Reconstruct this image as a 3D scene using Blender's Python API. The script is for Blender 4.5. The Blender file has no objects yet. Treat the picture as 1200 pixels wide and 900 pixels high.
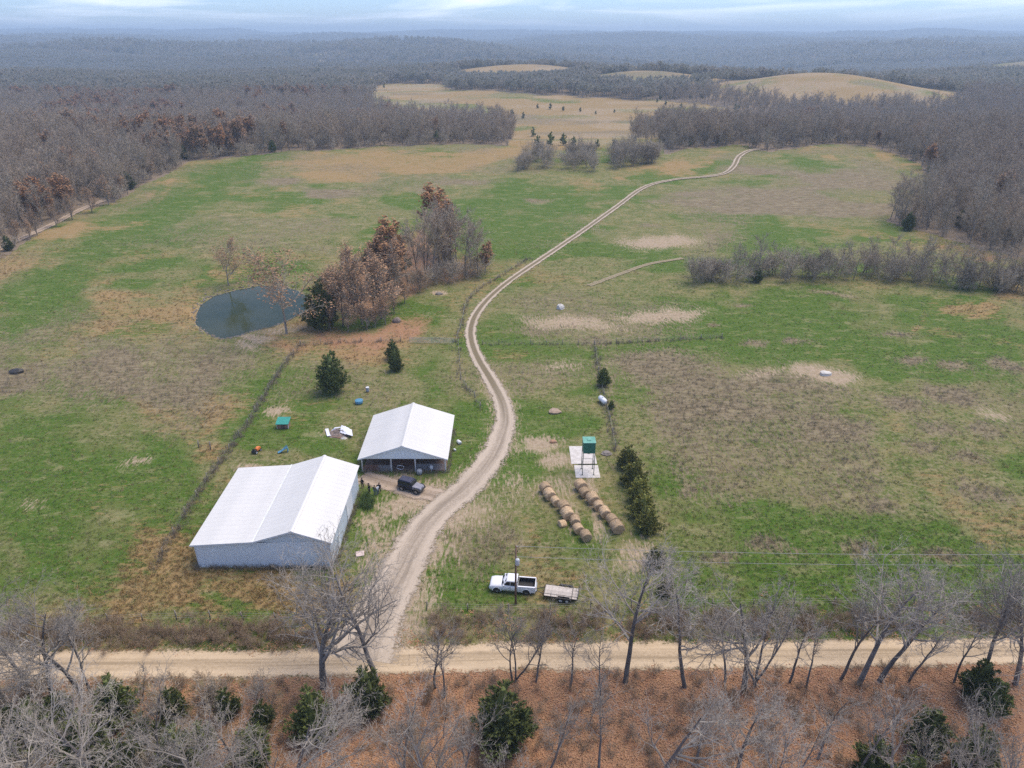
import bpy, bmesh, math, random
import numpy as np
from mathutils import Vector, Matrix
R = math.radians
SC = bpy.context.scene
COL = SC.collection

# ------------------------------------------------------------------ camera
F, PITCH, CH = 833.0, R(26.2), 63.0          # focal length in photo pixels, tilt below the horizon, flying height
cam_d = bpy.data.cameras.new('camera'); cam = bpy.data.objects.new('camera', cam_d); COL.objects.link(cam)
cam.location = (0, 0, CH); cam.rotation_euler = (math.pi/2 - PITCH, 0, 0)
cam_d.sensor_fit = 'HORIZONTAL'; cam_d.angle = 2*math.atan(600/F); cam_d.clip_start = 0.5; cam_d.clip_end = 60000
SC.camera = cam

# ------------------------------------------------------------------ sky and sun (bright overcast)
SUN_EL, SUN_AZ = R(64), R(60)               # azimuth measured clockwise from north (+Y)
wd = bpy.data.worlds.new('World'); SC.world = wd; wd.use_nodes = True
wn, wl = wd.node_tree.nodes, wd.node_tree.links
wn.clear()
wout = wn.new('ShaderNodeOutputWorld'); wbg = wn.new('ShaderNodeBackground')
sky = wn.new('ShaderNodeTexSky'); sky.sky_type = 'NISHITA'; sky.sun_disc = False
sky.sun_elevation = SUN_EL; sky.sun_rotation = SUN_AZ; sky.altitude = 200
sky.air_density = 1.0; sky.dust_density = 0.4; sky.ozone_density = 5.0
wtc = wn.new('ShaderNodeTexCoord'); wmap = wn.new('ShaderNodeMapping'); wmap.inputs['Scale'].default_value = (2.2, 2.2, 26)
wmap.inputs['Location'].default_value = (3.1, 1.7, 0.6)
wno = wn.new('ShaderNodeTexNoise'); wno.inputs['Scale'].default_value = 1.6; wno.inputs['Detail'].default_value = 7; wno.inputs['Roughness'].default_value = .6
wno.inputs['Distortion'].default_value = .6
wrp = wn.new('ShaderNodeValToRGB'); wrp.color_ramp.elements[0].position = .46; wrp.color_ramp.elements[1].position = .76
wmx = wn.new('ShaderNodeMix'); wmx.data_type = 'RGBA'; wmx.inputs['B'].default_value = (8.2, 8.6, 9.7, 1)
wl.new(wtc.outputs['Generated'], wmap.inputs['Vector']); wl.new(wmap.outputs[0], wno.inputs['Vector'])
wl.new(wno.outputs['Fac'], wrp.inputs['Fac']); wl.new(wrp.outputs['Color'], wmx.inputs['Factor'])
wtint = wn.new('ShaderNodeMix'); wtint.data_type = 'RGBA'; wtint.blend_type = 'MULTIPLY'; wtint.inputs['Factor'].default_value = 1
wtint.inputs['B'].default_value = (0.68, 0.80, 1.08, 1)
wl.new(sky.outputs[0], wtint.inputs['A']); wl.new(wtint.outputs['Result'], wmx.inputs['A'])
wl.new(wmx.outputs['Result'], wbg.inputs['Color']); wbg.inputs['Strength'].default_value = 0.07
wl.new(wbg.outputs[0], wout.inputs['Surface'])
sun_d = bpy.data.lights.new('sun', 'SUN'); sun = bpy.data.objects.new('sun', sun_d); COL.objects.link(sun)
sun_d.energy = 1.5; sun_d.angle = R(45); sun_d.color = (1, .86, .66)
sun.location = (0, -50, 300)
sun.rotation_euler = (math.pi/2 - SUN_EL, 0, math.pi - SUN_AZ)
# ------------------------------------------------------------------ exposure and render set-up
SC.view_settings.view_transform = 'Standard'; SC.view_settings.look = 'None'
SC.view_settings.exposure = 1.5; SC.view_settings.gamma = 1
SC.render.engine = 'CYCLES'
SC.cycles.use_denoising = False
SC.cycles.max_bounces = 5; SC.cycles.diffuse_bounces = 2; SC.cycles.glossy_bounces = 2
SC.cycles.transparent_max_bounces = 8; SC.cycles.volume_bounces = 0; SC.cycles.caustics_reflective = False; SC.cycles.caustics_refractive = False

# ================================================================== helpers
def hash2(ix, iy, seed):
    h = (ix.astype(np.int64)*374761393 + iy.astype(np.int64)*668265263 + seed*1442695041) & 0x7fffffff
    h = ((h ^ (h >> 13))*1274126177) & 0x7fffffff
    return ((h ^ (h >> 16)) & 0xffffff)/float(0xffffff)
def vnoise(x, y, seed=0):
    x = np.asarray(x, float); y = np.asarray(y, float)
    ix, iy = np.floor(x), np.floor(y); fx, fy = x-ix, y-iy
    fx = fx*fx*(3-2*fx); fy = fy*fy*(3-2*fy)
    a = hash2(ix, iy, seed); b = hash2(ix+1, iy, seed); c = hash2(ix, iy+1, seed); d = hash2(ix+1, iy+1, seed)
    return (a*(1-fx)+b*fx)*(1-fy) + (c*(1-fx)+d*fx)*fy
def fbm(x, y, seed=0, oct=4):
    s, a, t = 0, 1, 0
    for o in range(oct):
        s = s + a*vnoise(np.asarray(x)*2**o, np.asarray(y)*2**o, seed+o*17); t += a; a *= .5
    return s/t
def sstep(a, b, x):
    t = np.clip((np.asarray(x, float)-a)/(b-a), 0, 1); return t*t*(3-2*t)

S_, C_ = math.sin(PITCH), math.cos(PITCH)
def flat(px, py, z=0.0):
    u, v = (px-600)/F, (py-450)/F
    t = (z-CH)/(-S_-v*C_); return (u*t, (C_-v*S_)*t)
POND_PX = [(231,380),(231,370),(237,357),(252,347),(278,340),(305,335),(330,336),(348,341),(358,348),(361,357),(354,366),(338,375),(318,383),(292,389),(278,394),(262,397),(245,391)]
POND = np.array([flat(*p, -0.55) for p in POND_PX])
def inpoly(x, y, poly):
    x = np.asarray(x, float); y = np.asarray(y, float); r = np.zeros(x.shape, bool)
    n = len(poly); j = n-1
    for i in range(n):
        xi, yi = poly[i]; xj, yj = poly[j]
        c = ((yi > y) != (yj > y)) & (x < (xj-xi)*(y-yi)/((yj-yi) if yj != yi else 1e-9) + xi)
        r ^= c; j = i
    return r
def polydist(x, y, poly, closed=True):
    x = np.asarray(x, float); y = np.asarray(y, float); best = np.full(x.shape, 1e18)
    n = len(poly)
    for i in range(n if closed else n-1):
        ax, ay = poly[i]; bx, by = poly[(i+1) % n]
        dx, dy = bx-ax, by-ay; L = dx*dx+dy*dy+1e-12
        t = np.clip(((x-ax)*dx+(y-ay)*dy)/L, 0, 1)
        best = np.minimum(best, (x-ax-t*dx)**2+(y-ay-t*dy)**2)
    return np.sqrt(best)
HILL = (378.0, 935.0)
KNOLLS = [(24, 1380, 150, 120, 27), (190, 1120, 115, 85, 21), (1215, 1800, 170, 160, 44), (230, 2000, 250, 170, 38), (1120, 1780, 40, 90, 8), (430, 2500, 90, 90, 10), (-700, 2900, 150, 120, 12), (-420, 3300, 200, 130, 14), (900, 3600, 170, 120, 14), (1900, 4300, 220, 160, 16), (2300, 4200, 200, 150, 14), (1500, 5200, 220, 160, 14)]
def gh(x, y):
    """height of the land"""
    x = np.asarray(x, float); y = np.asarray(y, float)
    z = 5.5*np.exp(-((y-430)/95)**2) - 13*sstep(450, 620, y) + 11*sstep(650, 1050, y)
    z = z + 25*np.exp(-(((x-HILL[0])/118)**2+((y-HILL[1])/115)**2))
    for kx, ky, ka, kb, kh in KNOLLS: z = z + kh*np.exp(-(((x-kx)/ka)**2+((y-ky)/kb)**2))
    z = z + (vnoise(x/130, y/130, 5)-.5)*2.4*sstep(210, 330, y)
    z = z + sstep(900, 1300, y)*(fbm(x/420.+1.7, y/380., 63, 3)-.5)*38*(1-.35*sstep(2500, 5000, y))
    m = sstep(1050, 2400, y)
    z = z + m*((fbm(x/1150+3.3, y/800, 21, 3)-.5)*140 - 16)
    z = z + sstep(3500, 9000, y)*(26+26*sstep(-2500, 6000, x)) + sstep(6500, 9500, y)*(fbm(x/1700, y/4000, 8, 2)-.3)*38
    z = z + sstep(7200, 10000, y)*30
    nb = (np.abs(x+60) < 60) & (np.abs(y-168) < 45)
    if np.any(nb):
        xf, yf = np.broadcast_to(x, z.shape)[nb], np.broadcast_to(y, z.shape)[nb]
        s = polydist(xf, yf, POND)*np.where(inpoly(xf, yf, POND), -1, 1)
        zz = np.array(z); zz[nb] = zz[nb] - 1.5*(1-sstep(-3.0, 2.6, s)) + .35*np.exp(-((s-4)/2.)**2); z = zz
    return z
def g1(x, y): return float(gh(np.array([x]), np.array([y]))[0])
def PX(px, py):
    """where the line of sight through a photo pixel meets the land"""
    u, v = (px-600)/F, (py-450)/F
    d = np.array([u, C_-v*S_, -S_-v*C_])
    t = np.geomspace(30, 14000, 5000); X, Y, Z = d[0]*t, d[1]*t, CH+d[2]*t
    hit = np.nonzero(Z <= gh(X, Y))[0]
    i = hit[0] if len(hit) else -1
    return (float(X[i]), float(Y[i]), float(gh(X[i:i+1] if i >= 0 else X[-1:], Y[i:i+1] if i >= 0 else Y[-1:])[0]))
def W(pts): return [PX(*p)[:2] for p in pts]

class MB:
    """collects shapes, builds ONE mesh object"""
    def __init__(s): s.v, s.f, s.m = [], [], []
    def add(s, vs, fs, m=0):
        o = len(s.v); s.v += [tuple(p) for p in vs]; s.f += [tuple(i+o for i in f) for f in fs]; s.m += [m]*len(fs)
    def box(s, x0, x1, y0, y1, z0, z1, m=0, M=None):
        vs = [(x, y, z) for z in (z0, z1) for y in (y0, y1) for x in (x0, x1)]
        if M is not None: vs = [M @ Vector(p) for p in vs]
        s.add(vs, [(0,2,3,1),(4,5,7,6),(0,1,5,4),(2,6,7,3),(0,4,6,2),(1,3,7,5)], m)
    def tube(s, pts, rad, n=6, m=0, cap=True):
        pts = [Vector(p) for p in pts]; k = len(pts); vs, fs = [], []
        for i, p in enumerate(pts):
            t = (pts[min(i+1, k-1)]-pts[max(i-1, 0)])
            t = t.normalized() if t.length > 1e-9 else Vector((0,0,1))
            a = t.cross(Vector((0,0,1)) if abs(t.z) < .95 else Vector((1,0,0))).normalized(); b = t.cross(a)
            r = rad[i] if hasattr(rad, '__len__') else rad
            vs += [p + (a*math.cos(2*math.pi*j/n)+b*math.sin(2*math.pi*j/n))*r for j in range(n)]
        for i in range(k-1):
            fs += [(i*n+j, i*n+(j+1) % n, (i+1)*n+(j+1) % n, (i+1)*n+j) for j in range(n)]
        if cap: fs += [tuple(range(n-1, -1, -1)), tuple((k-1)*n+j for j in range(n))]
        s.add(vs, fs, m)
    def bar(s, a, b, r, n=6, m=0): s.tube([a, b], r, n, m)
    def loft(s, rings, m=0, cap=True):
        n = len(rings[0]); vs = [p for r in rings for p in r]; fs = []
        for i in range(len(rings)-1):
            fs += [(i*n+j, i*n+(j+1) % n, (i+1)*n+(j+1) % n, (i+1)*n+j) for j in range(n)]
        if cap: fs += [tuple(range(n-1, -1, -1)), tuple((len(rings)-1)*n+j for j in range(n))]
        s.add(vs, fs, m)
    def prism(s, outline, y0, y1, m=0):
        """outline of (x, z), extruded along y"""
        n = len(outline)
        vs = [(x, y0, z) for x, z in outline]+[(x, y1, z) for x, z in outline]
        s.add(vs, [tuple(range(n)), tuple(range(2*n-1, n-1, -1))]+[(j, n+j, n+(j+1) % n, (j+1) % n) for j in range(n)], m)
    def mesh(s, name, mats, smooth=False):
        me = bpy.data.meshes.new(name); me.from_pydata(s.v, [], s.f)
        for q in (mats if isinstance(mats, (list, tuple)) else [mats]): me.materials.append(q)
        if len(me.materials) > 1: me.polygons.foreach_set('material_index', s.m)
        if smooth: me.polygons.foreach_set('use_smooth', [True]*len(me.polygons))
        me.update(); return me
    def build(s, name, mats, parent=None, smooth=False, bevel=0):
        me = s.mesh(name, mats, smooth)
        bm = bmesh.new(); bm.from_mesh(me); bmesh.ops.recalc_face_normals(bm, faces=bm.faces)
        if bevel: bmesh.ops.bevel(bm, geom=bm.edges[:], offset=bevel, segments=1, affect='EDGES', clamp_overlap=True)
        bm.to_mesh(me); bm.free()
        return link(name, me, parent)
def link(name, me, parent=None):
    o = bpy.data.objects.new(name, me); COL.objects.link(o)
    if parent is not None: o.parent = parent
    return o
def tag(o, label, cat, group=None, kind=None):
    o['label'] = label; o['category'] = cat
    if group: o['group'] = group
    if kind: o['kind'] = kind
    return o
def thing(name, label, cat, loc=(0,0,0), rz=0, group=None, sc=1.0):
    o = bpy.data.objects.new(name, None); COL.objects.link(o); o.location = loc; o.rotation_euler = (0, 0, rz); o.scale = (sc, sc, sc)
    o.empty_display_size = .3
    return tag(o, label, cat, group)
def struct(o, kind='structure'): o['kind'] = kind; return o

# ------------------------------------------------------------------ materials
def nodes_of(name):
    m = bpy.data.materials.new(name); m.use_nodes = True
    nt = m.node_tree; return m, nt, nt.nodes['Principled BSDF']
def N(nt, t, **kw):
    n = nt.nodes.new(t)
    for k, v in kw.items():
        if k in n.inputs: n.inputs[k].default_value = v
        else: setattr(n, k, v)
    return n
def noise(nt, vec, scale, detail=4, rough=.6, dist=0):
    n = N(nt, 'ShaderNodeTexNoise'); n.inputs['Scale'].default_value = scale; n.inputs['Detail'].default_value = detail
    n.inputs['Roughness'].default_value = rough; n.inputs['Distortion'].default_value = dist
    if vec is not None: nt.links.new(vec, n.inputs['Vector'])
    return n.outputs['Fac']
def mixc(nt, fac, a, b, mode='MIX'):
    n = N(nt, 'ShaderNodeMix', data_type='RGBA', blend_type=mode)
    for sock, val in (('Factor', fac), ('A', a), ('B', b)):
        if isinstance(val, (int, float)): n.inputs[sock].default_value = val
        elif isinstance(val, tuple): n.inputs[sock].default_value = (*val[:3], 1)
        else: nt.links.new(val, n.inputs[sock])
    return n.outputs['Result']
def math_(nt, op, a, b=0.0, c=None, clamp=False):
    n = N(nt, 'ShaderNodeMath', operation=op, use_clamp=clamp)
    for i, val in enumerate((a, b) if c is None else (a, b, c)):
        if isinstance(val, (int, float)): n.inputs[i].default_value = val
        else: nt.links.new(val, n.inputs[i])
    return n.outputs[0]
def mrange(nt, v, a, b, c=0.0, d=1.0):
    n = N(nt, 'ShaderNodeMapRange', interpolation_type='SMOOTHSTEP'); nt.links.new(v, n.inputs['Value'])
    for k, q in (('From Min', a), ('From Max', b), ('To Min', c), ('To Max', d)): n.inputs[k].default_value = q
    return n.outputs['Result']
def objvec(nt): return N(nt, 'ShaderNodeTexCoord').outputs['Object']
def bump(nt, bs, h, strength=.3, dist=.05):
    b = N(nt, 'ShaderNodeBump'); b.inputs['Strength'].default_value = strength; b.inputs['Distance'].default_value = dist
    nt.links.new(h, b.inputs['Height']); nt.links.new(b.outputs[0], bs.inputs['Normal'])
def mat(name, c, c2=None, scale=3.0, rough=.75, metal=0.0, rnd=0.0, bmp=0.0, spec=None, cr=None):
    """a procedural paint: c mixed with c2 by noise, optionally varied from copy to copy (rnd towards cr)"""
    m, nt, bs = nodes_of(name); v = objvec(nt)
    c2 = c2 or tuple(q*.82 for q in c)
    n = noise(nt, v, scale, 5)
    col = mixc(nt, mrange(nt, n, .3, .7), c, c2)
    if rnd:
        oi = N(nt, 'ShaderNodeObjectInfo')
        if cr: col = mixc(nt, math_(nt, 'MULTIPLY', oi.outputs['Random'], rnd), col, cr)
        else:
            hs = N(nt, 'ShaderNodeHueSaturation'); nt.links.new(col, hs.inputs['Color'])
            nt.links.new(mrange(nt, oi.outputs['Random'], 0, 1, 1-rnd, 1+rnd), hs.inputs['Value']); col = hs.outputs[0]
    nt.links.new(col, bs.inputs['Base Color']); bs.inputs['Roughness'].default_value = rough; bs.inputs['Metallic'].default_value = metal
    if spec is not None: bs.inputs['Specular IOR Level'].default_value = spec
    if bmp: bump(nt, bs, n, bmp)
    return m
MT = {}
MT['white_metal'] = mat('white_metal', (.63,.62,.585), (.57,.565,.535), .35, .5, rnd=.012)
MT['wall_metal'] = mat('wall_metal', (.78,.84,.85), (.71,.77,.79), .5, .5)
MT['trim'] = mat('trim', (.72,.75,.76), None, 2, .5)
MT['post_wood'] = mat('post_wood', (.30,.27,.23), (.18,.15,.12), 6, .9)
MT['pale_post'] = mat('pale_post', (.62,.62,.60), (.48,.47,.45), 3, .8)
MT['inside_shade'] = mat('inside_shade', (.16,.11,.09), (.10,.07,.06), 1.2, .95)
MT['steel'] = mat('steel', (.42,.45,.47), (.30,.33,.35), 4, .5, .4)
MT['rust_pipe'] = mat('rust_pipe', (.30,.14,.09), (.20,.10,.07), 5, .8)
MT['carwhite'] = mat('carwhite', (.80,.81,.83), (.76,.77,.79), .6, .25)
MT['carblack'] = mat('carblack', (.012,.014,.03), (.02,.022,.04), .6, .3)
MT['hood_reflection'] = mat('hood_reflection', (.22,.22,.26), (.30,.29,.31), 1.5, .3)  # reflection on the black hood, painted grey into its base colour
MT['rubber'] = mat('rubber', (.016,.016,.017), (.03,.028,.026), 5, .85)
MT['alloy'] = mat('alloy', (.42,.43,.45), (.3,.31,.33), 9, .35, .6)
MT['glass'] = mat('glass', (.012,.016,.02), (.02,.025,.03), 1, .06)
MT['bedliner'] = mat('bedliner', (.02,.02,.022), (.035,.035,.035), 6, .8)
MT['lamp_clear'] = mat('lamp_clear', (.7,.72,.74), None, 8, .15)
MT['lamp_red'] = mat('lamp_red', (.35,.02,.02), None, 8, .2)
MT['plank'] = mat('plank', (.56,.51,.45), (.42,.37,.32), 3, .85, rnd=.12)
MT['blackmetal'] = mat('blackmetal', (.02,.02,.02), (.04,.035,.03), 4, .6)
MT['hay'] = mat('hay', (.50,.37,.225), (.32,.22,.13), 4, .95, rnd=.22, bmp=.7)
MT['green_tank'] = mat('green_tank', (.02,.13,.085), (.03,.17,.12), 2, .5)
MT['green_top'] = mat('green_top', (.10,.30,.22), (.16,.38,.30), 1.6, .5)
MT['green_leg'] = mat('green_leg', (.02,.06,.045), None, 4, .6)
MT['concrete'] = mat('concrete', (.60,.57,.53), (.45,.42,.38), 1.2, .9, bmp=.2)
MT['pole_wood'] = mat('pole_wood', (.22,.13,.09), (.15,.09,.06), 4, .9)
MT['transformer'] = mat('transformer', (.55,.57,.58), None, 4, .5)
MT['cable'] = mat('cable', (.33,.33,.31), None, 4, .6)
MT['bark'] = mat('bark', (.22,.195,.17), (.12,.105,.092), 2.2, .95, rnd=.3)
MT['pale_bark'] = mat('pale_bark', (.20,.18,.16), (.11,.098,.09), 1.2, .95, rnd=.25)
MT['twig'] = mat('twig', (.34,.305,.255), (.225,.195,.16), .7, .95, rnd=.25)
MT['wood_twig'] = mat('wood_twig', (.34,.292,.222), (.26,.222,.168), .35, .95, rnd=.7, cr=(.40,.30,.205))
MT['far_canopy'] = mat('far_canopy', (.36,.325,.265), (.30,.27,.22), .05, .95, rnd=.45, cr=(.15,.18,.11))
MT['hedge_twig'] = mat('hedge_twig', (.38,.32,.24), (.28,.235,.175), .7, .95, rnd=.25)
_m = MT['far_canopy']; _nt = _m.node_tree; _bs = _nt.nodes['Principled BSDF']; _tr = _nt.nodes.new('ShaderNodeBsdfTranslucent'); _mx = _nt.nodes.new('ShaderNodeMixShader')
_nt.links.new(_bs.inputs['Base Color'].links[0].from_socket, _tr.inputs['Color']); _mx.inputs[0].default_value = .5; _nt.links.new(_bs.outputs[0], _mx.inputs[1]); _nt.links.new(_tr.outputs[0], _mx.inputs[2]); _nt.links.new(_mx.outputs[0], _nt.nodes['Material Output'].inputs['Surface'])
MT['rust_leaf'] = mat('rust_leaf', (.40,.19,.07), (.29,.145,.065), .8, .9, rnd=.7, cr=(.28,.20,.13))
MT['dull_leaf'] = mat('dull_leaf', (.40,.235,.125), (.28,.17,.095), .8, .9, rnd=.3)
MT['cedar'] = mat('cedar', (.12,.145,.034), (.085,.108,.028), 1.1, .9, rnd=.25)
MT['cedar_gold'] = mat('cedar_gold', (.27,.25,.05), (.11,.14,.035), .7, .9, rnd=.2)
MT['teal_roof'] = mat('teal_roof', (.02,.22,.18), (.03,.28,.22), 2, .6)
MT['box_wood'] = mat('box_wood', (.32,.18,.11), (.22,.12,.08), 4, .9)
MT['blue_plastic'] = mat('blue_plastic', (.06,.20,.32), (.09,.26,.38), 3, .5)
MT['orange_plastic'] = mat('orange_plastic', (.75,.22,.05), None, 3, .5)
MT['grey_plastic'] = mat('grey_plastic', (.35,.37,.40), (.25,.27,.30), 3, .6)
MT['tarp'] = mat('tarp', (.74,.76,.82), (.60,.62,.70), 1.5, .6)
MT['rubble'] = mat('rubble', (.26,.20,.17), (.15,.12,.10), 3, .95)
MT['stone'] = mat('stone', (.25,.22,.19), (.15,.13,.115), 2, .95)
MT['pale_stone'] = mat('pale_stone', (.62,.60,.55), (.5,.47,.42), 2, .95)
MT['tank_white'] = mat('tank_white', (.78,.79,.80), None, 2, .4)
MT['skin'] = mat('skin', (.45,.27,.19), (.42,.25,.18), 3, .6)
MT['hair'] = mat('hair', (.03,.02,.014), None, 9, .8)
MT['cl_black'] = mat('cl_black', (.015,.015,.017), None, 6, .9)
MT['cl_olive'] = mat('cl_olive', (.09,.095,.06), None, 6, .9)
MT['cl_white'] = mat('cl_white', (.72,.73,.75), None, 6, .9)
MT['cl_jean'] = mat('cl_jean', (.10,.15,.19), None, 6, .9)
MT['cl_dark'] = mat('cl_dark', (.03,.035,.05), None, 6, .9)
MT['cl_boot'] = mat('cl_boot', (.04,.028,.02), None, 6, .8)
MT['grass_blade'] = mat('grass_blade', (.095,.165,.024), (.07,.12,.02), .3, .9, rnd=.9, cr=(.18,.19,.05))
MT['straw_blade'] = mat('straw_blade', (.36,.235,.09), (.30,.215,.10), .3, .9, rnd=.8, cr=(.30,.20,.08))
MT['pale_blade'] = mat('pale_blade', (.30,.265,.125), (.24,.21,.10), .3, .9, rnd=.8, cr=(.18,.185,.06))
MT['weed_stem'] = mat('weed_stem', (.23,.185,.125), (.165,.13,.09), .3, .95, rnd=.8, cr=(.32,.27,.19))
MT['brush_stem'] = mat('brush_stem', (.27,.19,.12), (.19,.13,.085), .3, .95, rnd=.8, cr=(.34,.265,.18))
MT['leaf_litter'] = mat('leaf_litter', (.38,.185,.095), (.29,.14,.078), 3, .9, rnd=.8, cr=(.42,.26,.14))

# ================================================================== the land: which cover grows where
def half(y): return 100 + .85*np.maximum(y, 0)
EDGE_L = [(0,300),(35,277),(75,257),(128,240),(165,215),(215,191),(270,183),(345,178),(420,173),(500,170)]
FIELD = ([(-420, 40), (-300, 110)] + W(EDGE_L) + W([(560,169),(612,175),(640,176),(770,178),(800,173),(870,172),(905,176),(945,172),(985,170),(1020,172),(1066,190),(1070,202),(1105,218),(1060,238),(1030,258),(1075,272),(1130,287),(1200,302)]) + [(300, 205), (420, 150), (420, -120), (-420, -120)])
ROAD_N = [flat(-60,763), flat(300,763), flat(600,752), flat(900,750), flat(1260,744)]
ROAD_S = [flat(-60,797), flat(300,795), flat(600,787), flat(900,786), flat(1260,780)]
def road_y(x, which):
    p = ROAD_N if which else ROAD_S; return np.interp(x, [a[0] for a in p], [a[1] for a in p])
OPEN = [W(p) for p in (
    [(432,104),(447,98),(520,97),(530,105),(605,109),(765,117),(830,125),(875,134),(905,141),(895,153),(850,156),(800,152),(742,165),(735,171),(620,171),(613,165),(590,146),(540,140),(470,138),(438,128)],)]
OPEN += [[(kx+ka*.86*math.cos(t)*(1+.12*math.sin(3*t+kx)), ky-kb*.45+kb*1.05*math.sin(t)) for t in np.linspace(0, 6.283, 20)[:-1]] for kx, ky, ka, kb, kh in KNOLLS]
OPEN.append([(-2, 370), (74, 370), (118, 640), (4, 640)])
OPEN.append([(HILL[0]+148*math.cos(a)*(1+.06*math.sin(3*a)), HILL[1]-26+140*math.sin(a)) for a in np.linspace(0, 2*math.pi, 28)[:-1]])
TRACK_PX = [(418,772),(430,748),(452,705),(470,670),(487,635),(510,604),(548,570),(575,538),(588,510),(592,490),(587,468),(575,445),(561,422),(553,402),(552,384),(560,365),(578,345),(603,325),(640,300),(680,273),(722,243),(755,220),(790,211),(830,207),(850,203),(860,195),(866,184),(878,177),(893,175)]
TRACK = [PX(*p) for p in TRACK_PX]
def smooth_path(p, k=8):
    p = [np.array(q[:2]) for q in p]; p = [2*p[0]-p[1]]+p+[2*p[-1]-p[-2]]; out = []
    for i in range(1, len(p)-2):
        for t in np.linspace(0, 1, k, endpoint=False):
            a, b, c, d = p[i-1:i+3]
            out.append(.5*((2*b)+(-a+c)*t+(2*a-5*b+4*c-d)*t*t+(-a+3*b-3*c+d)*t**3))
    out.append(p[-2]); return np.array(out)
TRK = smooth_path(TRACK)
def reg(p): return W(p)
GREEN = [reg(p) for p in (
    [(0,335),(0,400),(45,380),(105,335),(165,285),(232,238),(290,208),(300,186),(262,187),(215,198),(150,245),(95,270),(45,300)],
    [(-60,482),(-60,640),(60,690),(130,700),(195,640),(262,540),(225,512),(140,500),(70,478)],
    [(480,405),(540,405),(532,452),(478,450)], [(420,470),(480,470),(520,440),(560,470),(540,530),(470,480)],
    [(720,500),(780,540),(900,600),(1200,640),(1260,705),(790,716),(768,640),(745,560)],
    [(860,340),(1150,342),(1210,420),(1210,470),(1090,450),(1000,440),(930,395),(860,375)],
    [(720,350),(860,345),(930,400),(1000,430),(860,428),(760,400)], [(480,712),(500,660),(560,650),(640,720)],
    [(215,345),(232,400),(250,412),(280,400),(232,380),(230,355)], [(850,240),(940,265),(1010,320),(870,325),(835,285)],
    [(420,360),(470,350),(535,345),(538,398),(455,398)],[(430,230),(600,225),(690,240),(640,295),(560,330),(430,215)],
    [(240,455),(320,425),(330,440),(270,500),(255,480)],[(100,500),(150,490),(260,520),(215,575)])]
STRAW = [reg(p) for p in (
    [(-40,345),(0,305),(75,262),(130,243),(215,193),(228,197),(170,232),(110,268),(50,298),(0,330)],
    [(95,360),(180,330),(225,333),(230,350),(225,395),(160,405),(80,395)], [(150,470),(235,455),(262,495),(240,520),(170,505)],
    [(240,690),(410,672),(420,710),(330,725),(120,735),(150,700)], [(140,650),(225,640),(228,690),(150,700)],
    [(290,190),(420,176),(612,177),(640,182),(520,205),(330,215)], [(770,179),(800,175),(835,176),(800,192),(745,205),(690,206)],
    [(900,178),(985,171),(1066,192),(1066,202),(990,186)], [(1040,395),(1210,360),(1210,345),(1090,350)],
    [(275,392),(345,386),(410,390),(480,402),(470,412),(390,430),(300,420)])]
WEED = [reg(p) for p in (
    [(60,425),(140,415),(250,425),(255,455),(200,475),(80,465)], [(735,440),(840,430),(960,445),(1000,500),(1060,575),(980,600),(880,605),(780,585),(750,520)],
    [(700,400),(780,395),(850,420),(780,440),(710,425)], [(770,215),(850,210),(1000,200),(1060,220),(1010,265),(900,250),(830,290),(770,260)],
    [(590,350),(700,330),(810,345),(805,392),(690,402),(580,398)], [(400,730),(500,708),(640,716),(640,752),(470,756)], [(640,716),(1260,708),(1260,746),(640,754)],
    [(-60,730),(410,726),(400,760),(-60,762)], [(690,420),(735,420),(760,560),(790,700),(745,650),(715,520)],
    [(420,545),(530,548),(575,560),(540,600),(470,575)],[(500,590),(560,580),(640,640),(560,690),(500,660)],[(-40,405),(40,425),(45,460),(-40,480)])]
LITTER = [reg(p) for p in ([(290,396),(345,390),(400,388),(540,360),(590,318),(600,325),(545,352),(480,402),(400,425),(330,420)],
    [(355,350),(430,300),(500,260),(570,300),(585,320),(500,340),(400,385),(370,388)],[(1030,255),(1075,268),(1210,305),(1210,320),(1100,296),(1040,275)])]
BARE = [(768,281,12,9,.9),(675,378,13,5,.75),(770,368,10,5,.85),(655,572,5,4,.5),(600,528,4,5,.5),(640,520,3,3,.9),(655,540,2.5,3,.7),(305,395,4,2.5,.8),(285,405,4,2.5,.7),
    (452,600,3,4,.5),(690,572,2,5,.7),(560,600,6,6,.5),(970,438,5,4,.9),(905,436,9,3,.5),(455,562,4,2.2,.75),(610,575,4,6,.45),(515,345,2.2,2.0,.85),(480,590,5,4,.8),(325,478,3,2.5,.7),
    (700,600,1.2,6,.7),(665,600,1.2,7,.5),(740,650,3,5,.6),(465,655,3.5,10,.65),(430,560,3,1.5,.6),(300,553,5,1.3,.8),(390,512,3,1.6,.8),(155,550,3,1.6,.6),(30,590,3,2,.5),(500,370,4,2,.4),(660,430,4,3,.5),(1170,485,4,2.5,.6),(470,700,5,6,.75),(495,640,5,6,.7),(520,605,6,5,.75),(560,565,5,5,.6),(455,735,6,4,.7),(590,520,3.5,6,.5),(300,393,6,2.2,.8),(335,386,6,3,.6),(440,610,3,4,.6),(450,640,4,6,.6),(436,670,3,5,.55),(505,575,5,3,.6),(540,600,4,5,.55),(905,295,12,5,.4)]
rs = np.random.RandomState(4)
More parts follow.
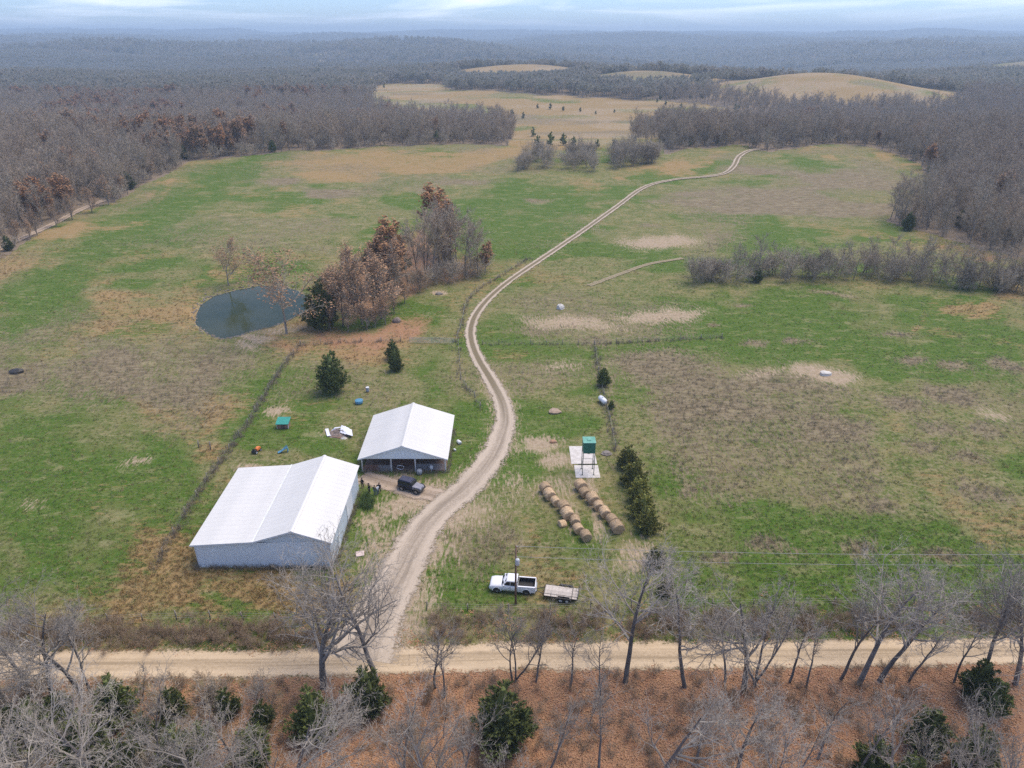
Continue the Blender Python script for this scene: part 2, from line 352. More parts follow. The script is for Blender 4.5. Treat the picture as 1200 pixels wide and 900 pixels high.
WEEDSPOT = [(890,400,5,3),(943,402,4,3),(1040,390,6,3),(1060,420,5,3),(1115,425,4,3),(1180,425,5,4),(1050,470,5,4),(1110,462,5,4),(1095,500,6,4),(1160,505,5,4),(1075,520,5,3),(1140,535,5,3),(1155,575,6,4),(1000,640,4,3),(1020,590,5,4),(905,640,4,2.4),(830,385,3,2),(985,345,4,2),(870,355,4,2),(1180,580,4,3),(810,530,5,4),(800,580,3,3),(1110,650,5,2),(850,650,4,2),(1040,315,6,2),(500,225,10,7),(380,225,14,9),(560,215,16,8),(330,215,10,8),(420,320,5,3),(640,235,9,5),(880,200,12,7),(960,225,10,6)]
WEEDSPOT = [(*PX(a, b)[:2], c, d) for a, b, c, d in WEEDSPOT]
BARE = [(*PX(a, b)[:2], c, d, e) for a, b, c, d, e in BARE]
TUFF = {}
def cover(x, y):
    """masks of the ground cover at world points"""
    x = np.asarray(x, float); y = np.asarray(y, float)
    d = np.hypot(x, y)
    amp = np.clip(d*.022, 1.2, 14)
    xw = x + (fbm(x/(amp*2.6), y/(amp*2.6), 31, 3)-.5)*amp*2.4; yw = y + (fbm(x/(amp*2.6)+9, y/(amp*2.6)+4, 57, 3)-.5)*amp*3.2
    n1 = fbm(x/14., y/14., 3, 4); n2 = fbm(x/4., y/4., 77, 3)
    zero = np.zeros(x.shape)
    fl = inpoly(xw, yw, FIELD); near = y < road_y(x, 1)
    g, s, w, b, l, f = (zero.copy() for _ in range(6))
    J = []
    for q in range(8):
        a2 = np.clip(d*.045, 2.2, 20)*(.35+.45*q/2.5)
        J.append((xw+(vnoise(x/a2*.8, y/a2*.8, 200+q)-.5)*a2*3.0, yw+(vnoise(x/a2*.8, y/a2*.8, 300+q)-.5)*a2*4.0))
    def soft(polys, k):
        out = zero.copy()
        for p in polys:
            pa = np.array(p); m = (x > pa[:, 0].min()-40) & (x < pa[:, 0].max()+40) & (y > pa[:, 1].min()-40) & (y < pa[:, 1].max()+40)
            if not np.any(m): continue
            v = sum(inpoly(jx[m], jy[m], p)*1.0 for jx, jy in J)/len(J); out[m] = np.maximum(out[m], v*k)
        return out
    g, s, w, l = soft(GREEN, .70), soft(STRAW, .64), soft(WEED, .48), soft(LITTER, .62)
    for (cx, cy, a, c) in WEEDSPOT: w = np.maximum(w, .66*np.exp(-(((xw-cx)/a)**2+((yw-cy)/c)**2)))
    for (cx, cy, a, c, k) in BARE: b = np.maximum(b, k*np.exp(-(((xw-cx)/a)**2+((yw-cy)/c)**2)*.8))
    n3 = fbm(x/38., y/26., 91, 3)
    w = w + (.42*sstep(.46, .66, n3)+.25*(n1-.5))*(y > 105)*(1-.7*g); s = s + .42*sstep(.5, .68, fbm(x/17., y/13., 15, 3))*(1-.6*g)*(1-w)
    g = g*(.55+.75*sstep(.28, .55, n1)) + .62*sstep(.44, .64, fbm(x/22.+7, y/16., 19, 3))*(1-g)*(1-.6*w)
    open_far = np.zeros(x.shape, bool)
    for p in OPEN: open_far |= inpoly(xw, yw, p)
    far = (~fl) & (~near)
    hill = far & open_far
    s = np.where(hill, .40+.75*sstep(.38, .6, fbm(x/60., y/40., 44, 3)), s); g = np.where(hill, .75*sstep(.45, .62, fbm(x/70., y/45., 48, 3)), g); w = np.where(hill, .55*sstep(.5, .64, fbm(x/90., y/40., 49, 3)), w); b = np.where(hill, .42*sstep(.4, .62, fbm(x/45.+3, y/30., 52, 3)), b)
    f = np.where(far & ~open_far, 1., f)
    # the wood south of the gravel road: leaves on the ground, greener to the left
    lt = np.clip(.45+.6*sstep(-32, -5, x), 0, 1)
    so = y < road_y(x, 0)+.6
    l = np.where(so, lt*(.82+.36*n2), l); g = np.where(so, .75*(1-lt)*sstep(.35, .6, n1), g); s = np.where(so, .1, s); b = np.where(so, 0, b); w = np.where(so, .7-.45*lt+.3*(n2-.5), w)
    dt = polydist(x, y, POND); inp = inpoly(x, y, POND)
    b = np.where(inp, .9, np.maximum(b, .42*np.exp(-(dt/1.2)**2)))
    tr = near_track(x, y)
    b = np.maximum(b, .62*np.exp(-(tr/3.4)**2)*(y < 130) + .3*np.exp(-(tr/3.0)**2)*(y >= 130))
    return dict(g=np.clip(g,0,1), s=np.clip(s,0,1), w=np.clip(w,0,1), b=np.clip(b,0,1), l=np.clip(l,0,1), f=f)
def near_track(x, y):
    out = np.full(np.shape(x), 1e3); m = (y > 50) & (y < 460) & (np.abs(x) < 150)
    if np.any(m):
        out[m] = polydist(np.asarray(x)[m], np.asarray(y)[m], TRK[::2], False)
    return out

# ------------------------------------------------------------------ ground sheet
def build_ground():
    ys = list(np.arange(-120, 36, 5.0)); y = 36.
    while y < 13500:
        ys.append(y); y += max(.75, .0125*(y-135))
    ys = np.array(ys); t = np.linspace(-1, 1, 470)
    X = t[None, :]*half(ys)[:, None]; Y = np.repeat(ys[:, None], len(t), 1)
    Z = gh(X, Y); c = cover(X.ravel(), Y.ravel())
    wood = (c['f'] > .5).reshape(Y.shape)
    Z = Z - .02 + np.where((Y < 190), (fbm(X/2.5, Y/2.5, 9, 2)-.5)*.06*0, 0)
    nr, nc = X.shape; V = np.stack([X, Y, Z], -1).reshape(-1, 3)
    i = np.arange(nr*nc).reshape(nr, nc)
    Q = np.stack([i[:-1,:-1], i[:-1,1:], i[1:,1:], i[1:,:-1]], -1).reshape(-1, 4)
    me = bpy.data.meshes.new('ground'); me.vertices.add(len(V)); me.vertices.foreach_set('co', V.ravel())
    me.loops.add(Q.size); me.loops.foreach_set('vertex_index', Q.ravel().astype(np.int32))
    me.polygons.add(len(Q)); me.polygons.foreach_set('loop_start', np.arange(0, Q.size, 4, dtype=np.int32))
    me.polygons.foreach_set('use_smooth', np.ones(len(Q), bool))
    me.update(); me.validate()
    for nm, ks in (('cover_a', 'gsw'), ('cover_b', 'blf')):
        a = me.attributes.new(nm, 'FLOAT_COLOR', 'POINT')
        a.data.foreach_set('color', np.stack([c[k] for k in ks]+[np.ones(len(V))], -1).astype(np.float32).ravel())
    m, nt, bs = nodes_of('meadow_ground'); v = N(nt, 'ShaderNodeNewGeometry').outputs['Position']
    A = N(nt, 'ShaderNodeAttribute', attribute_name='cover_a'); B = N(nt, 'ShaderNodeAttribute', attribute_name='cover_b')
    sa = N(nt, 'ShaderNodeSeparateColor'); sb = N(nt, 'ShaderNodeSeparateColor')
    nt.links.new(A.outputs['Color'], sa.inputs[0]); nt.links.new(B.outputs['Color'], sb.inputs[0])
    nL = noise(nt, v, .035, 4); nM = noise(nt, v, .22, 5, .65); nF = noise(nt, v, 1.4, 6, .7, .4); nX = noise(nt, v, 6.0, 3, .7)
    mp = N(nt, 'ShaderNodeMapping'); nt.links.new(v, mp.inputs['Vector']); mp.inputs['Rotation'].default_value = (0, 0, .7); mp.inputs['Scale'].default_value = (1, .22, 1)
    nS = noise(nt, mp.outputs[0], 2.6, 5, .7)
    mp2 = N(nt, 'ShaderNodeMapping'); nt.links.new(v, mp2.inputs['Vector']); mp2.inputs['Rotation'].default_value = (0, 0, -.5); mp2.inputs['Scale'].default_value = (.3, 1, 1)
    nS2 = noise(nt, mp2.outputs[0], 1.1, 5, .7)
    past = mixc(nt, mrange(nt, nM, .41, .67), (.098,.138,.028), (.21,.19,.075))
    past = mixc(nt, mrange(nt, nF, .42, .66, 0, .8), past, (.30,.25,.14))
    past = mixc(nt, mrange(nt, nL, .5, .75, 0, .5), past, (.19,.165,.08))
    def layer(col, mask, base, var, nz, k=.75, fine=nF):
        fac = mrange(nt, math_(nt, 'ADD', mask, math_(nt, 'MULTIPLY_ADD', nz, k, -.5*k)), .27, .66)
        return mixc(nt, fac, col, mixc(nt, mrange(nt, fine, .36, .66), base, var))
    nMF = math_(nt, 'MULTIPLY_ADD', nM, .55, math_(nt, 'MULTIPLY', nF, .45))
    col = layer(past, sa.outputs[0], (.062,.128,.014), (.112,.158,.032), nMF, 2.0)
    col = layer(col, sa.outputs[1], (.34,.225,.105), (.27,.20,.09), nS2, 1.6)
    col = layer(col, sa.outputs[2], (.165,.130,.080), (.275,.225,.145), nS, 1.9, nS2)
    col = layer(col, sb.outputs[0], (.45,.355,.255), (.32,.245,.16), nS, 1.9)
    col = layer(col, sb.outputs[1], (.32,.165,.09), (.40,.245,.15), nF, .7, nX)
    col = layer(col, sb.outputs[2], (.21,.172,.13), (.26,.20,.145), nM, .3)
    col = mixc(nt, mrange(nt, nX, .3, .7, .0, .45), col, mixc(nt, 1.0, col, (.66,.66,.62), 'MULTIPLY'))
    mp3 = N(nt, 'ShaderNodeMapping'); nt.links.new(v, mp3.inputs['Vector']); mp3.inputs['Rotation'].default_value = (0, 0, .25); mp3.inputs['Scale'].default_value = (.45, 1, 1)
    nP = noise(nt, mp3.outputs[0], 2.1, 6, .75, .3)
    flk = math_(nt, 'MULTIPLY', mrange(nt, nP, .54, .68, 0, .5), math_(nt, 'SUBTRACT', 1.0, math_(nt, 'MAXIMUM', sb.outputs[1], sb.outputs[2])))
    col = mixc(nt, flk, col, (.33,.28,.165))
    nQ = noise(nt, mp3.outputs[0], .42, 6, .7, .5); opn = math_(nt, 'SUBTRACT', 1.0, math_(nt, 'MAXIMUM', sb.outputs[1], sb.outputs[2]))
    col = mixc(nt, math_(nt, 'MULTIPLY', mrange(nt, nQ, .53, .66, 0, .42), opn), col, (.32,.275,.15))
    col = mixc(nt, math_(nt, 'MULTIPLY', mrange(nt, nQ, .34, .46, .7, 0), opn), col, mixc(nt, 1.0, col, (.62,.78,.5), 'MULTIPLY'))
    drk = mrange(nt, nP, .30, .44, .55, 0)
    col = mixc(nt, drk, col, mixc(nt, 1.0, col, (.5,.52,.5), 'MULTIPLY'))
    nt.links.new(col, bs.inputs['Base Color']); bs.inputs['Roughness'].default_value = .95; bs.inputs['Specular IOR Level'].default_value = .1
    bump(nt, bs, math_(nt, 'ADD', nF, nX), .6, .25)
    me.materials.append(m)
    return struct(link('ground', me))
build_ground()

# ------------------------------------------------------------------ gravel road, farm track, other ways
def strip(name, pts, width, m, lift=.03, across=7, kind='structure'):
    pts = np.asarray(pts); T = np.gradient(pts, axis=0); T /= np.linalg.norm(T, axis=1)[:, None]+1e-9
    Nn = np.stack([-T[:, 1], T[:, 0]], -1); L = np.concatenate([[0], np.cumsum(np.linalg.norm(np.diff(pts, axis=0), axis=1))])
    w = np.interp(L, *width) if isinstance(width, tuple) else np.full(len(L), width)
    V, U = [], []
    for k in range(across):
        u = k/(across-1); P_ = pts + Nn*((u-.5)*w)[:, None]
        z = gh(P_[:, 0], P_[:, 1]) + lift + .0009*np.maximum(P_[:, 1]-130, 0)
        V.append(np.column_stack([P_, z])); U.append(np.column_stack([np.full(len(L), u), L]))
    V = np.stack(V, 1).reshape(-1, 3); U = np.stack(U, 1).reshape(-1, 2); n = len(pts)
    i = np.arange(n*across).reshape(n, across)
    Q = np.stack([i[:-1,:-1], i[:-1,1:], i[1:,1:], i[1:,:-1]], -1).reshape(-1, 4)
    me = bpy.data.meshes.new(name); me.from_pydata(V.tolist(), [], Q[:, ::-1].tolist())
    at = me.attributes.new('way', 'FLOAT_VECTOR', 'POINT'); at.data.foreach_set('vector', np.column_stack([U, np.zeros(len(U))]).astype(np.float32).ravel())
    me.materials.append(m); me.polygons.foreach_set('use_smooth', [True]*len(me.polygons)); return struct(link(name, me), kind)
def way_mat(name, dirt, dirt2, rut, mid, edge=.5, midgrass=None, fade=None):
    m, nt, bs = nodes_of(name); a = N(nt, 'ShaderNodeAttribute', attribute_name='way'); sp = N(nt, 'ShaderNodeSeparateXYZ'); nt.links.new(a.outputs['Vector'], sp.inputs[0])
    v = N(nt, 'ShaderNodeNewGeometry').outputs['Position']
    n1, n2, n3 = noise(nt, v, .5, 5, .65), noise(nt, v, 3.0, 5, .7), noise(nt, v, .12, 4)
    cx = math_(nt, 'ABSOLUTE', math_(nt, 'SUBTRACT', sp.outputs['X'], .5))      # 0 in the middle, .5 at the verge
    wob = math_(nt, 'MULTIPLY_ADD', n1, .16, -.08)
    r = math_(nt, 'ABSOLUTE', math_(nt, 'SUBTRACT', math_(nt, 'ADD', cx, wob), rut))
    col = mixc(nt, mrange(nt, n2, .35, .68), dirt, dirt2)
    mpx = N(nt, 'ShaderNodeMapping'); nt.links.new(a.outputs['Vector'], mpx.inputs['Vector']); mpx.inputs['Scale'].default_value = (16, .05, 1)
    col = mixc(nt, mrange(nt, noise(nt, mpx.outputs[0], 1.0, 4), .42, .66, 0, .8), col, tuple(q*.74 for q in dirt2))
    col = mixc(nt, mrange(nt, r, .02, .14, .55, 0), col, tuple(min(1, q*1.3) for q in dirt))
    if midgrass:
        y0, y1 = midgrass
        k = math_(nt, 'MULTIPLY', mrange(nt, math_(nt, 'ADD', cx, math_(nt, 'MULTIPLY_ADD', n2, .2, -.1)), .09, .17, 1, 0), mrange(nt, sp.outputs['Y'], y0, y1))
        col = mixc(nt, math_(nt, 'MULTIPLY', k, .95), col, mid)
    nt.links.new(col, bs.inputs['Base Color']); bs.inputs['Roughness'].default_value = .95; bs.inputs['Specular IOR Level'].default_value = .1
    bump(nt, bs, n2, .5, .12)
    al = mrange(nt, math_(nt, 'ADD', cx, math_(nt, 'ADD', math_(nt, 'MULTIPLY_ADD', n1, .40, -.20), math_(nt, 'MULTIPLY_ADD', n2, .40, -.20))), .27, .37, 1, 0)
    nt.links.new(al, bs.inputs['Alpha'])
    return m
xs = np.linspace(-110, 110, 150)
m_road = way_mat('gravel', (.47,.37,.25), (.38,.29,.185), .2, (.2,.2,.1))
strip('gravel_road', np.column_stack([xs, (road_y(xs, 0)+road_y(xs, 1))/2]), 6.2, m_road, .04, 9)
m_track = way_mat('track_dirt', (.41,.345,.27), (.30,.245,.185), .21, (.17,.14,.085), midgrass=(48, 80))
LT = float(np.sum(np.linalg.norm(np.diff(TRK, axis=0), axis=1)))
strip('farm_track', TRK, ([0, 6, 22, 45, 60, 90, 140, 300, LT], [15, 10.5, 8.2, 7.0, 5.4, 4.2, 3.7, 4.0, 5.0]), m_track, .055, 9)
m_spur = way_mat('spur_dirt', (.37,.295,.225), (.28,.215,.155), .22, (.2,.17,.1))
strip('spur_track', smooth_path([PX(*p) for p in ((522,583),(508,580),(488,576),(462,569),(440,563),(424,558))]), ([0, 6, 20, 30], [6, 5.4, 4.6, 3.6]), m_spur, .045)
strip('field_lane', smooth_path([PX(*p) for p in ((-40,313),(10,287),(60,264),(95,246),(122,235))]), 4.6, m_spur, .05)
strip('hedge_path', smooth_path([PX(*p) for p in ((690,335),(725,322),(760,310),(800,303))]), 2.6, way_mat('path_dirt', (.27,.225,.15), (.22,.19,.11), .2, (.2,.17,.1)), .05)
strip('hill_lane', smooth_path([PX(*p) for p in ((1112,92),(1125,86),(1135,78),(1142,74))]), 16, m_spur, .5)

# ------------------------------------------------------------------ pond
mw, nt, bs = nodes_of('pond_water'); v = objvec(nt)
bs.inputs['Base Color'].default_value = (.055,.085,.075, 1); bs.inputs['Roughness'].default_value = .08; bs.inputs['IOR'].default_value = 1.22; bs.inputs['Specular IOR Level'].default_value = .33
nt.links.new(mixc(nt, mrange(nt, noise(nt, v, .08, 3), .35, .65), (.03,.044,.022), (.042,.054,.028)), bs.inputs['Base Color'])
bump(nt, bs, noise(nt, v, 1.2, 3), .035, .1)
pm = MB(); cx_, cy_ = POND.mean(0)
pm.add([(x + (x-cx_)*.05, y + (y-cy_)*.05, -.55) for x, y in smooth_path([*POND, POND[0]], 4)[:-1]], [tuple(range(4*len(POND)))])
struct(pm.build('pond_water', mw))

# ================================================================== trees
class TB:
    """fast tube collector for one tree: trunk and crown kept apart"""
    def __init__(s): s.t, s.c, s.l = MB(), MB(), MB()
def perp(d, rng):
    a = Vector((rng.uniform(-1,1), rng.uniform(-1,1), rng.uniform(-1,1)))
    a = a - d*a.dot(d)
    return a.normalized() if a.length > 1e-4 else Vector((1,0,0))
def grow(tb, rng, p, d, L, r, lev, P):
    """one limb with its side limbs; P: settings"""
    last = lev >= P['levels']
    if last:
        mid = p + d*L*.5 + perp(d, rng)*L*.10; end = mid + (d + Vector((0,0,P['up']*.5)) + perp(d, rng)*.3).normalized()*L*.5
        a = perp(d, rng)*max(r, P['twig'])
        tb.c.add([p-a, p+a, mid+a*.7, mid-a*.7, end], [(0,1,2,3), (3,2,4)]); tips.append(end); return
    n = P['seg'][lev]; pts, rad = [p.copy()], [r]; q, dd = p.copy(), d.copy()
    for i in range(n):
        dd = (dd + perp(dd, rng)*P['wander'][lev] + Vector((0,0,P['up']*(.35 if lev else .12)))).normalized()
        q = q + dd*L/n; pts.append(q.copy()); rad.append(r*(1-(i+1)/n*P['taper'][lev]))
    tgt = tb.t if lev == 0 else tb.c
    tgt.tube(pts, rad, P['sides'][lev], cap=False)
    k = P['kids'][lev]; f0 = P['start'][lev]
    for j in range(k):
        f = f0 + (1-f0)*(j+rng.random())/k
        f = min(f, .985); i = min(int(f*n), n-1); t = f*n-i
        b = pts[i].lerp(pts[i+1], t); ax = (pts[i+1]-pts[i]).normalized()
        ang = R(rng.uniform(*P['ang'][lev])); nd = (ax*math.cos(ang)+perp(ax, rng)*math.sin(ang)).normalized()
        if lev == 0 and nd.z < P.get('minz', .05): nd.z = abs(nd.z)*.5+P.get('minz', .05); nd.normalize()
        ll = L*P['ratio'][lev]*(1-.45*(f-f0)/(1-f0+1e-6) if lev == 0 else 1-.35*f)*rng.uniform(.75, 1.2)
        rr = max(rad[i]*.62 if lev == 0 else rad[i]*.66, P['twig'])
        grow(tb, rng, b, nd, ll, rr*P.get('thin', 1), lev+1, P)
tips = []
BIG = dict(levels=4, seg=[7,5,4,3], kids=[13,8,6,4], start=[.34,.25,.2,.15], ang=[(35,65),(25,60),(25,60),(20,60)], ratio=[.62,.55,.55,.55], wander=[.10,.20,.26,.3], taper=[.75,.8,.85,.9], sides=[8,5,4,3], up=.22, twig=.014)
SLIM = dict(BIG, kids=[12,6,5,4], ang=[(25,50),(25,50),(25,55),(20,60)], ratio=[.42,.5,.55,.55], start=[.4,.25,.2,.15])
WOOD = dict(levels=3, seg=[5,3,2], kids=[14,8,10], start=[.24,.2,.1], ang=[(20,55),(20,55),(20,65)], ratio=[.50,.52,.58], wander=[.06,.16,.2], taper=[.8,.8,.9], sides=[5,3,3], up=.3, twig=.04)
SHRUB = dict(levels=3, seg=[3,3,2], kids=[8,7,5], start=[.1,.15,.1], ang=[(20,50),(20,55),(20,60)], ratio=[.72,.6,.55], wander=[.15,.22,.25], taper=[.8,.8,.9], sides=[4,3,3], up=.3, twig=.016)
def bare_variant(seed, h, P, r, stems=1, lean=.1, leaf=None):
    rng = random.Random(seed); tb = TB(); tips.clear()
    for s in range(stems):
        d = Vector((rng.uniform(-1,1)*lean*(1 if stems == 1 else 2.4), rng.uniform(-1,1)*lean*(1 if stems == 1 else 2.4), 1)).normalized()
        grow(tb, rng, Vector((rng.uniform(-.2,.2)*(stems > 1), rng.uniform(-.2,.2)*(stems > 1), -.25)), d, h*rng.uniform(.78, .9), r*(1 if stems == 1 else .7), 0, P)
    if leaf:
        keep, sz = leaf
        for e in tips:
            if rng.random() > keep: continue
            for _ in range(2):
                o = e + Vector((rng.gauss(0,.25), rng.gauss(0,.25), rng.gauss(0,.25))); a = perp(Vector((0,0,1)), rng)*sz*rng.uniform(.6,1.3); b = Vector((rng.uniform(-1,1), rng.uniform(-1,1), rng.uniform(-.6,.6))).normalized()*sz*rng.uniform(.6,1.3)
                tb.l.add([o-a*.5, o+b*.5, o+a*.5, o-b*.4], [(0,1,2,3)])
    return tb
def meshes(tb, nm, mt, mc, ml=None):
    out = [('trunk', tb.t.mesh(nm+'_trunk', mt, True)), ('crown', tb.c.mesh(nm+'_crown', mc))]
    if ml: out.append(('foliage', tb.l.mesh(nm+'_foliage', ml)))
    return out
def joined(tb, nm, mt, mc, ml=None):
    """trunk, branches and leaves in one mesh, a source for the uncountable far woods (not linked by itself)"""
    m = MB(); m.add(tb.t.v, tb.t.f, 0); m.add(tb.c.v, tb.c.f, 1)
    if ml: m.add(tb.l.v, tb.l.f, 2)
    return bpy.data.objects.new(nm, m.mesh(nm, [mt, mc]+([ml] if ml else [])))
def plant(name, ms, label, cat, group, x, y, rz, sc, z=None, tilt=None):
    o = thing(name, label, cat, (x, y, g1(x, y) if z is None else z), rz, group, sc)
    if tilt: o.rotation_euler = (tilt[0], tilt[1], rz)
    for nm, me in ms: link(nm, me, o)
    return o
def cedar_variant(seed, h, rad, n=900, gold=False, sz=.5, low=.06):
    rng = random.Random(seed); tb = TB()
    tb.t.tube([(0,0,-.2), (0,0,h*.45), (.05,0,h*.93)], [h*.022+.04, h*.014+.02, .02], 6, cap=False)
    ph = [rng.uniform(0, 6.28) for _ in range(4)]
    lob = [(rng.uniform(0, 6.28), rng.uniform(.02, .92), rng.uniform(-.22, .34)) for _ in range(34)]
    def prof(t, a):
        base = (min(1, (t+.05)/.22)**.6)*(1-t)**.62*1.05
        m = 1+.12*math.sin(3*a+ph[0]+5*t)+.10*math.sin(5*a+ph[1]-9*t)+.10*math.sin(9*a+ph[2]+23*t)
        for la, lt, lk in lob: m += lk*math.exp(-((math.sin((a-la)/2)*4.6)**2+((t-lt)/.055)**2))
        return rad*base*m
    core = []                                                            # packed inner twigs
    for i in range(9):
        t = .03+.9*i/8; core.append([(prof(t, 6.283*j/9)*.42*math.cos(6.283*j/9), prof(t, 6.283*j/9)*.42*math.sin(6.283*j/9), low*h+(h*(1-low))*t*.97) for j in range(9)])
    tb.c.loft(core)
    nb = max(24, int(n/17))
    for k in range(nb):
        t = 1-math.sqrt(rng.random())*.985; a = k*2.39996+rng.uniform(-.5,.5); rr = prof(t, a)*rng.uniform(.68, 1.16)+.06*rad
        z = low*h+h*(1-low)*t; p0 = Vector((0, 0, max(.1, z-rr*.45))); p1 = Vector((rr*math.cos(a), rr*math.sin(a), z+rr*rng.uniform(-.05, .22)))
        ns = int(n/nb*(.55+.9*rr/rad))
        for q in range(ns):
            f = rng.uniform(.35, 1)**.8; p = p0.lerp(p1, f)+Vector((rng.gauss(0,1), rng.gauss(0,1), rng.gauss(0,.8)))*rr*.13*(1.25-f*.8)
            o = ((p1-p0).normalized()+Vector((0,0,rng.uniform(-.1,.8)))).normalized(); s = sz*rng.uniform(.55, 1.3)
            for _ in range(2):
                dd = (o+perp(o, rng)*.6).normalized(); sd = perp(dd, rng)*s*.25
                tb.c.add([p-sd, p+sd, p+dd*s*.65+sd*.8, p+dd*s], [(0,1,2,3)])
    return tb

# library of meshes
fg = [meshes(bare_variant(100+i, 13.5, BIG, .24, 1, .12), 'bare_tree', MT['pale_bark'], MT['twig']) for i in range(3)]
fg += [meshes(bare_variant(140+i, 14.5, SLIM, .19, 1, .14), 'slim_tree', MT['pale_bark'], MT['twig']) for i in range(3)]
fg += [meshes(bare_variant(170, 12.5, SLIM, .2, 3, .16), 'forked_tree', MT['pale_bark'], MT['twig'])]
wide = meshes(bare_variant(207, 12.5, dict(BIG, kids=[15,9,6,4], start=[.24,.2,.2,.15], ratio=[.85,.55,.55,.55], ang=[(40,72),(25,60),(25,60),(20,60)], wander=[.14,.2,.26,.3]), .34, 1, .15), 'spreading_tree', MT['bark'], MT['twig'])
shr = [meshes(bare_variant(300+i, 3.6, SHRUB, .05, 4, .25), 'shrub', MT['hedge_twig'], MT['hedge_twig']) for i in range(3)]
SAP = dict(SHRUB, kids=[11,5,4], start=[.25,.2,.1], ang=[(20,45),(20,50),(20,60)], ratio=[.45,.5,.5])
sap = [meshes(bare_variant(320+i, 6.5, SAP, .06, 1 if i else 2, .14), 'sapling', MT['bark'], MT['twig']) for i in range(3)]
wtb = [bare_variant(400+i, 16+i % 3, WOOD, .19, 1, .06) for i in range(6)]
wd_ms = [meshes(t, 'wood_tree', MT['bark'], MT['wood_twig']) for t in wtb]
wd_src = [joined(t, 'wood_tree_source', MT['bark'], MT['wood_twig']) for t in wtb]
rtb = [bare_variant(500+i, 14+i, WOOD, .2, 1, .06, (.9, .75)) for i in range(2)]
rs_ms = [meshes(t, 'rust_tree', MT['bark'], MT['wood_twig'], MT['rust_leaf']) for t in rtb]
rs_src = [joined(t, 'rust_tree_source', MT['bark'], MT['wood_twig'], MT['rust_leaf']) for t in rtb]
dtb = [bare_variant(520+i, 12, dict(WOOD, ratio=[.55,.55,.55], start=[.07,.2,.1], kids=[18,8,9]), .2, 1, .1, (.6, .36)) for i in range(2)]
dl_ms = [meshes(t, 'dull_leaf_tree', MT['bark'], MT['wood_twig'], MT['dull_leaf']) for t in dtb]
ol_ms = [meshes(bare_variant(540+i, 12, dict(WOOD, ratio=[.68,.55,.55], start=[.18,.2,.1], kids=[14,8,8], twig=.025, ang=[(40,70),(25,55),(20,65)]), .2, 1, .1, (.95, .36)), 'orange_leaf_tree', MT['bark'], MT['wood_twig'], MT['rust_leaf']) for i in range(2)]
cd = [cedar_variant(600+i, 7., 2.3, 2700, sz=.36) for i in range(3)]
cd_ms = [meshes(t, 'cedar', MT['bark'], MT['cedar']) for t in cd]
cg_ms = [meshes(cedar_variant(640+i, 4.6, 1.8, 2300, True, .31, .02), 'golden_cedar', MT['bark'], MT['cedar_gold']) for i in range(3)]
fc = [cedar_variant(660+i, 8., 2.4, 130, sz=1.0) for i in range(2)]
fc_ms = [meshes(t, 'far_cedar', MT['bark'], MT['cedar']) for t in fc]
fc_src = [joined(t, 'far_cedar_source', MT['bark'], MT['cedar']) for t in fc]
def clump(seed):
    """a stand of crowns as seen from kilometres off"""
    rng = random.Random(seed); m = MB()
    for k in range(7):
        cx, cy, h, w = rng.uniform(-9, 9), rng.uniform(-9, 9), rng.uniform(12, 18), rng.uniform(3, 4.6)
        m.tube([(cx, cy, -2), (cx, cy, h*.6)], [.25, .15], 3, cap=False)
        for q in range(42):
            a, e, r = rng.uniform(0, 6.283), rng.uniform(-.5, 1.57), rng.uniform(.55, 1)
            p = Vector((cx+w*r*math.cos(a)*math.cos(e), cy+w*r*math.sin(a)*math.cos(e), h*.66+h*.36*r*math.sin(e)))
            d = Vector((math.cos(a)*.7+rng.gauss(0,.4), math.sin(a)*.7+rng.gauss(0,.4), rng.uniform(.3, 1.5))).normalized(); s = perp(d, rng)*rng.uniform(.45, 1.0); L = rng.uniform(1.8, 3.6)
            m.add([p-s-d*L*.4, p+s-d*L*.4, p+d*L*.6], [(0,1,2)])
    return bpy.data.objects.new('far_stand_source', m.mesh('far_stand', MT['far_canopy']))
cl_src = [clump(700+i) for i in range(4)]

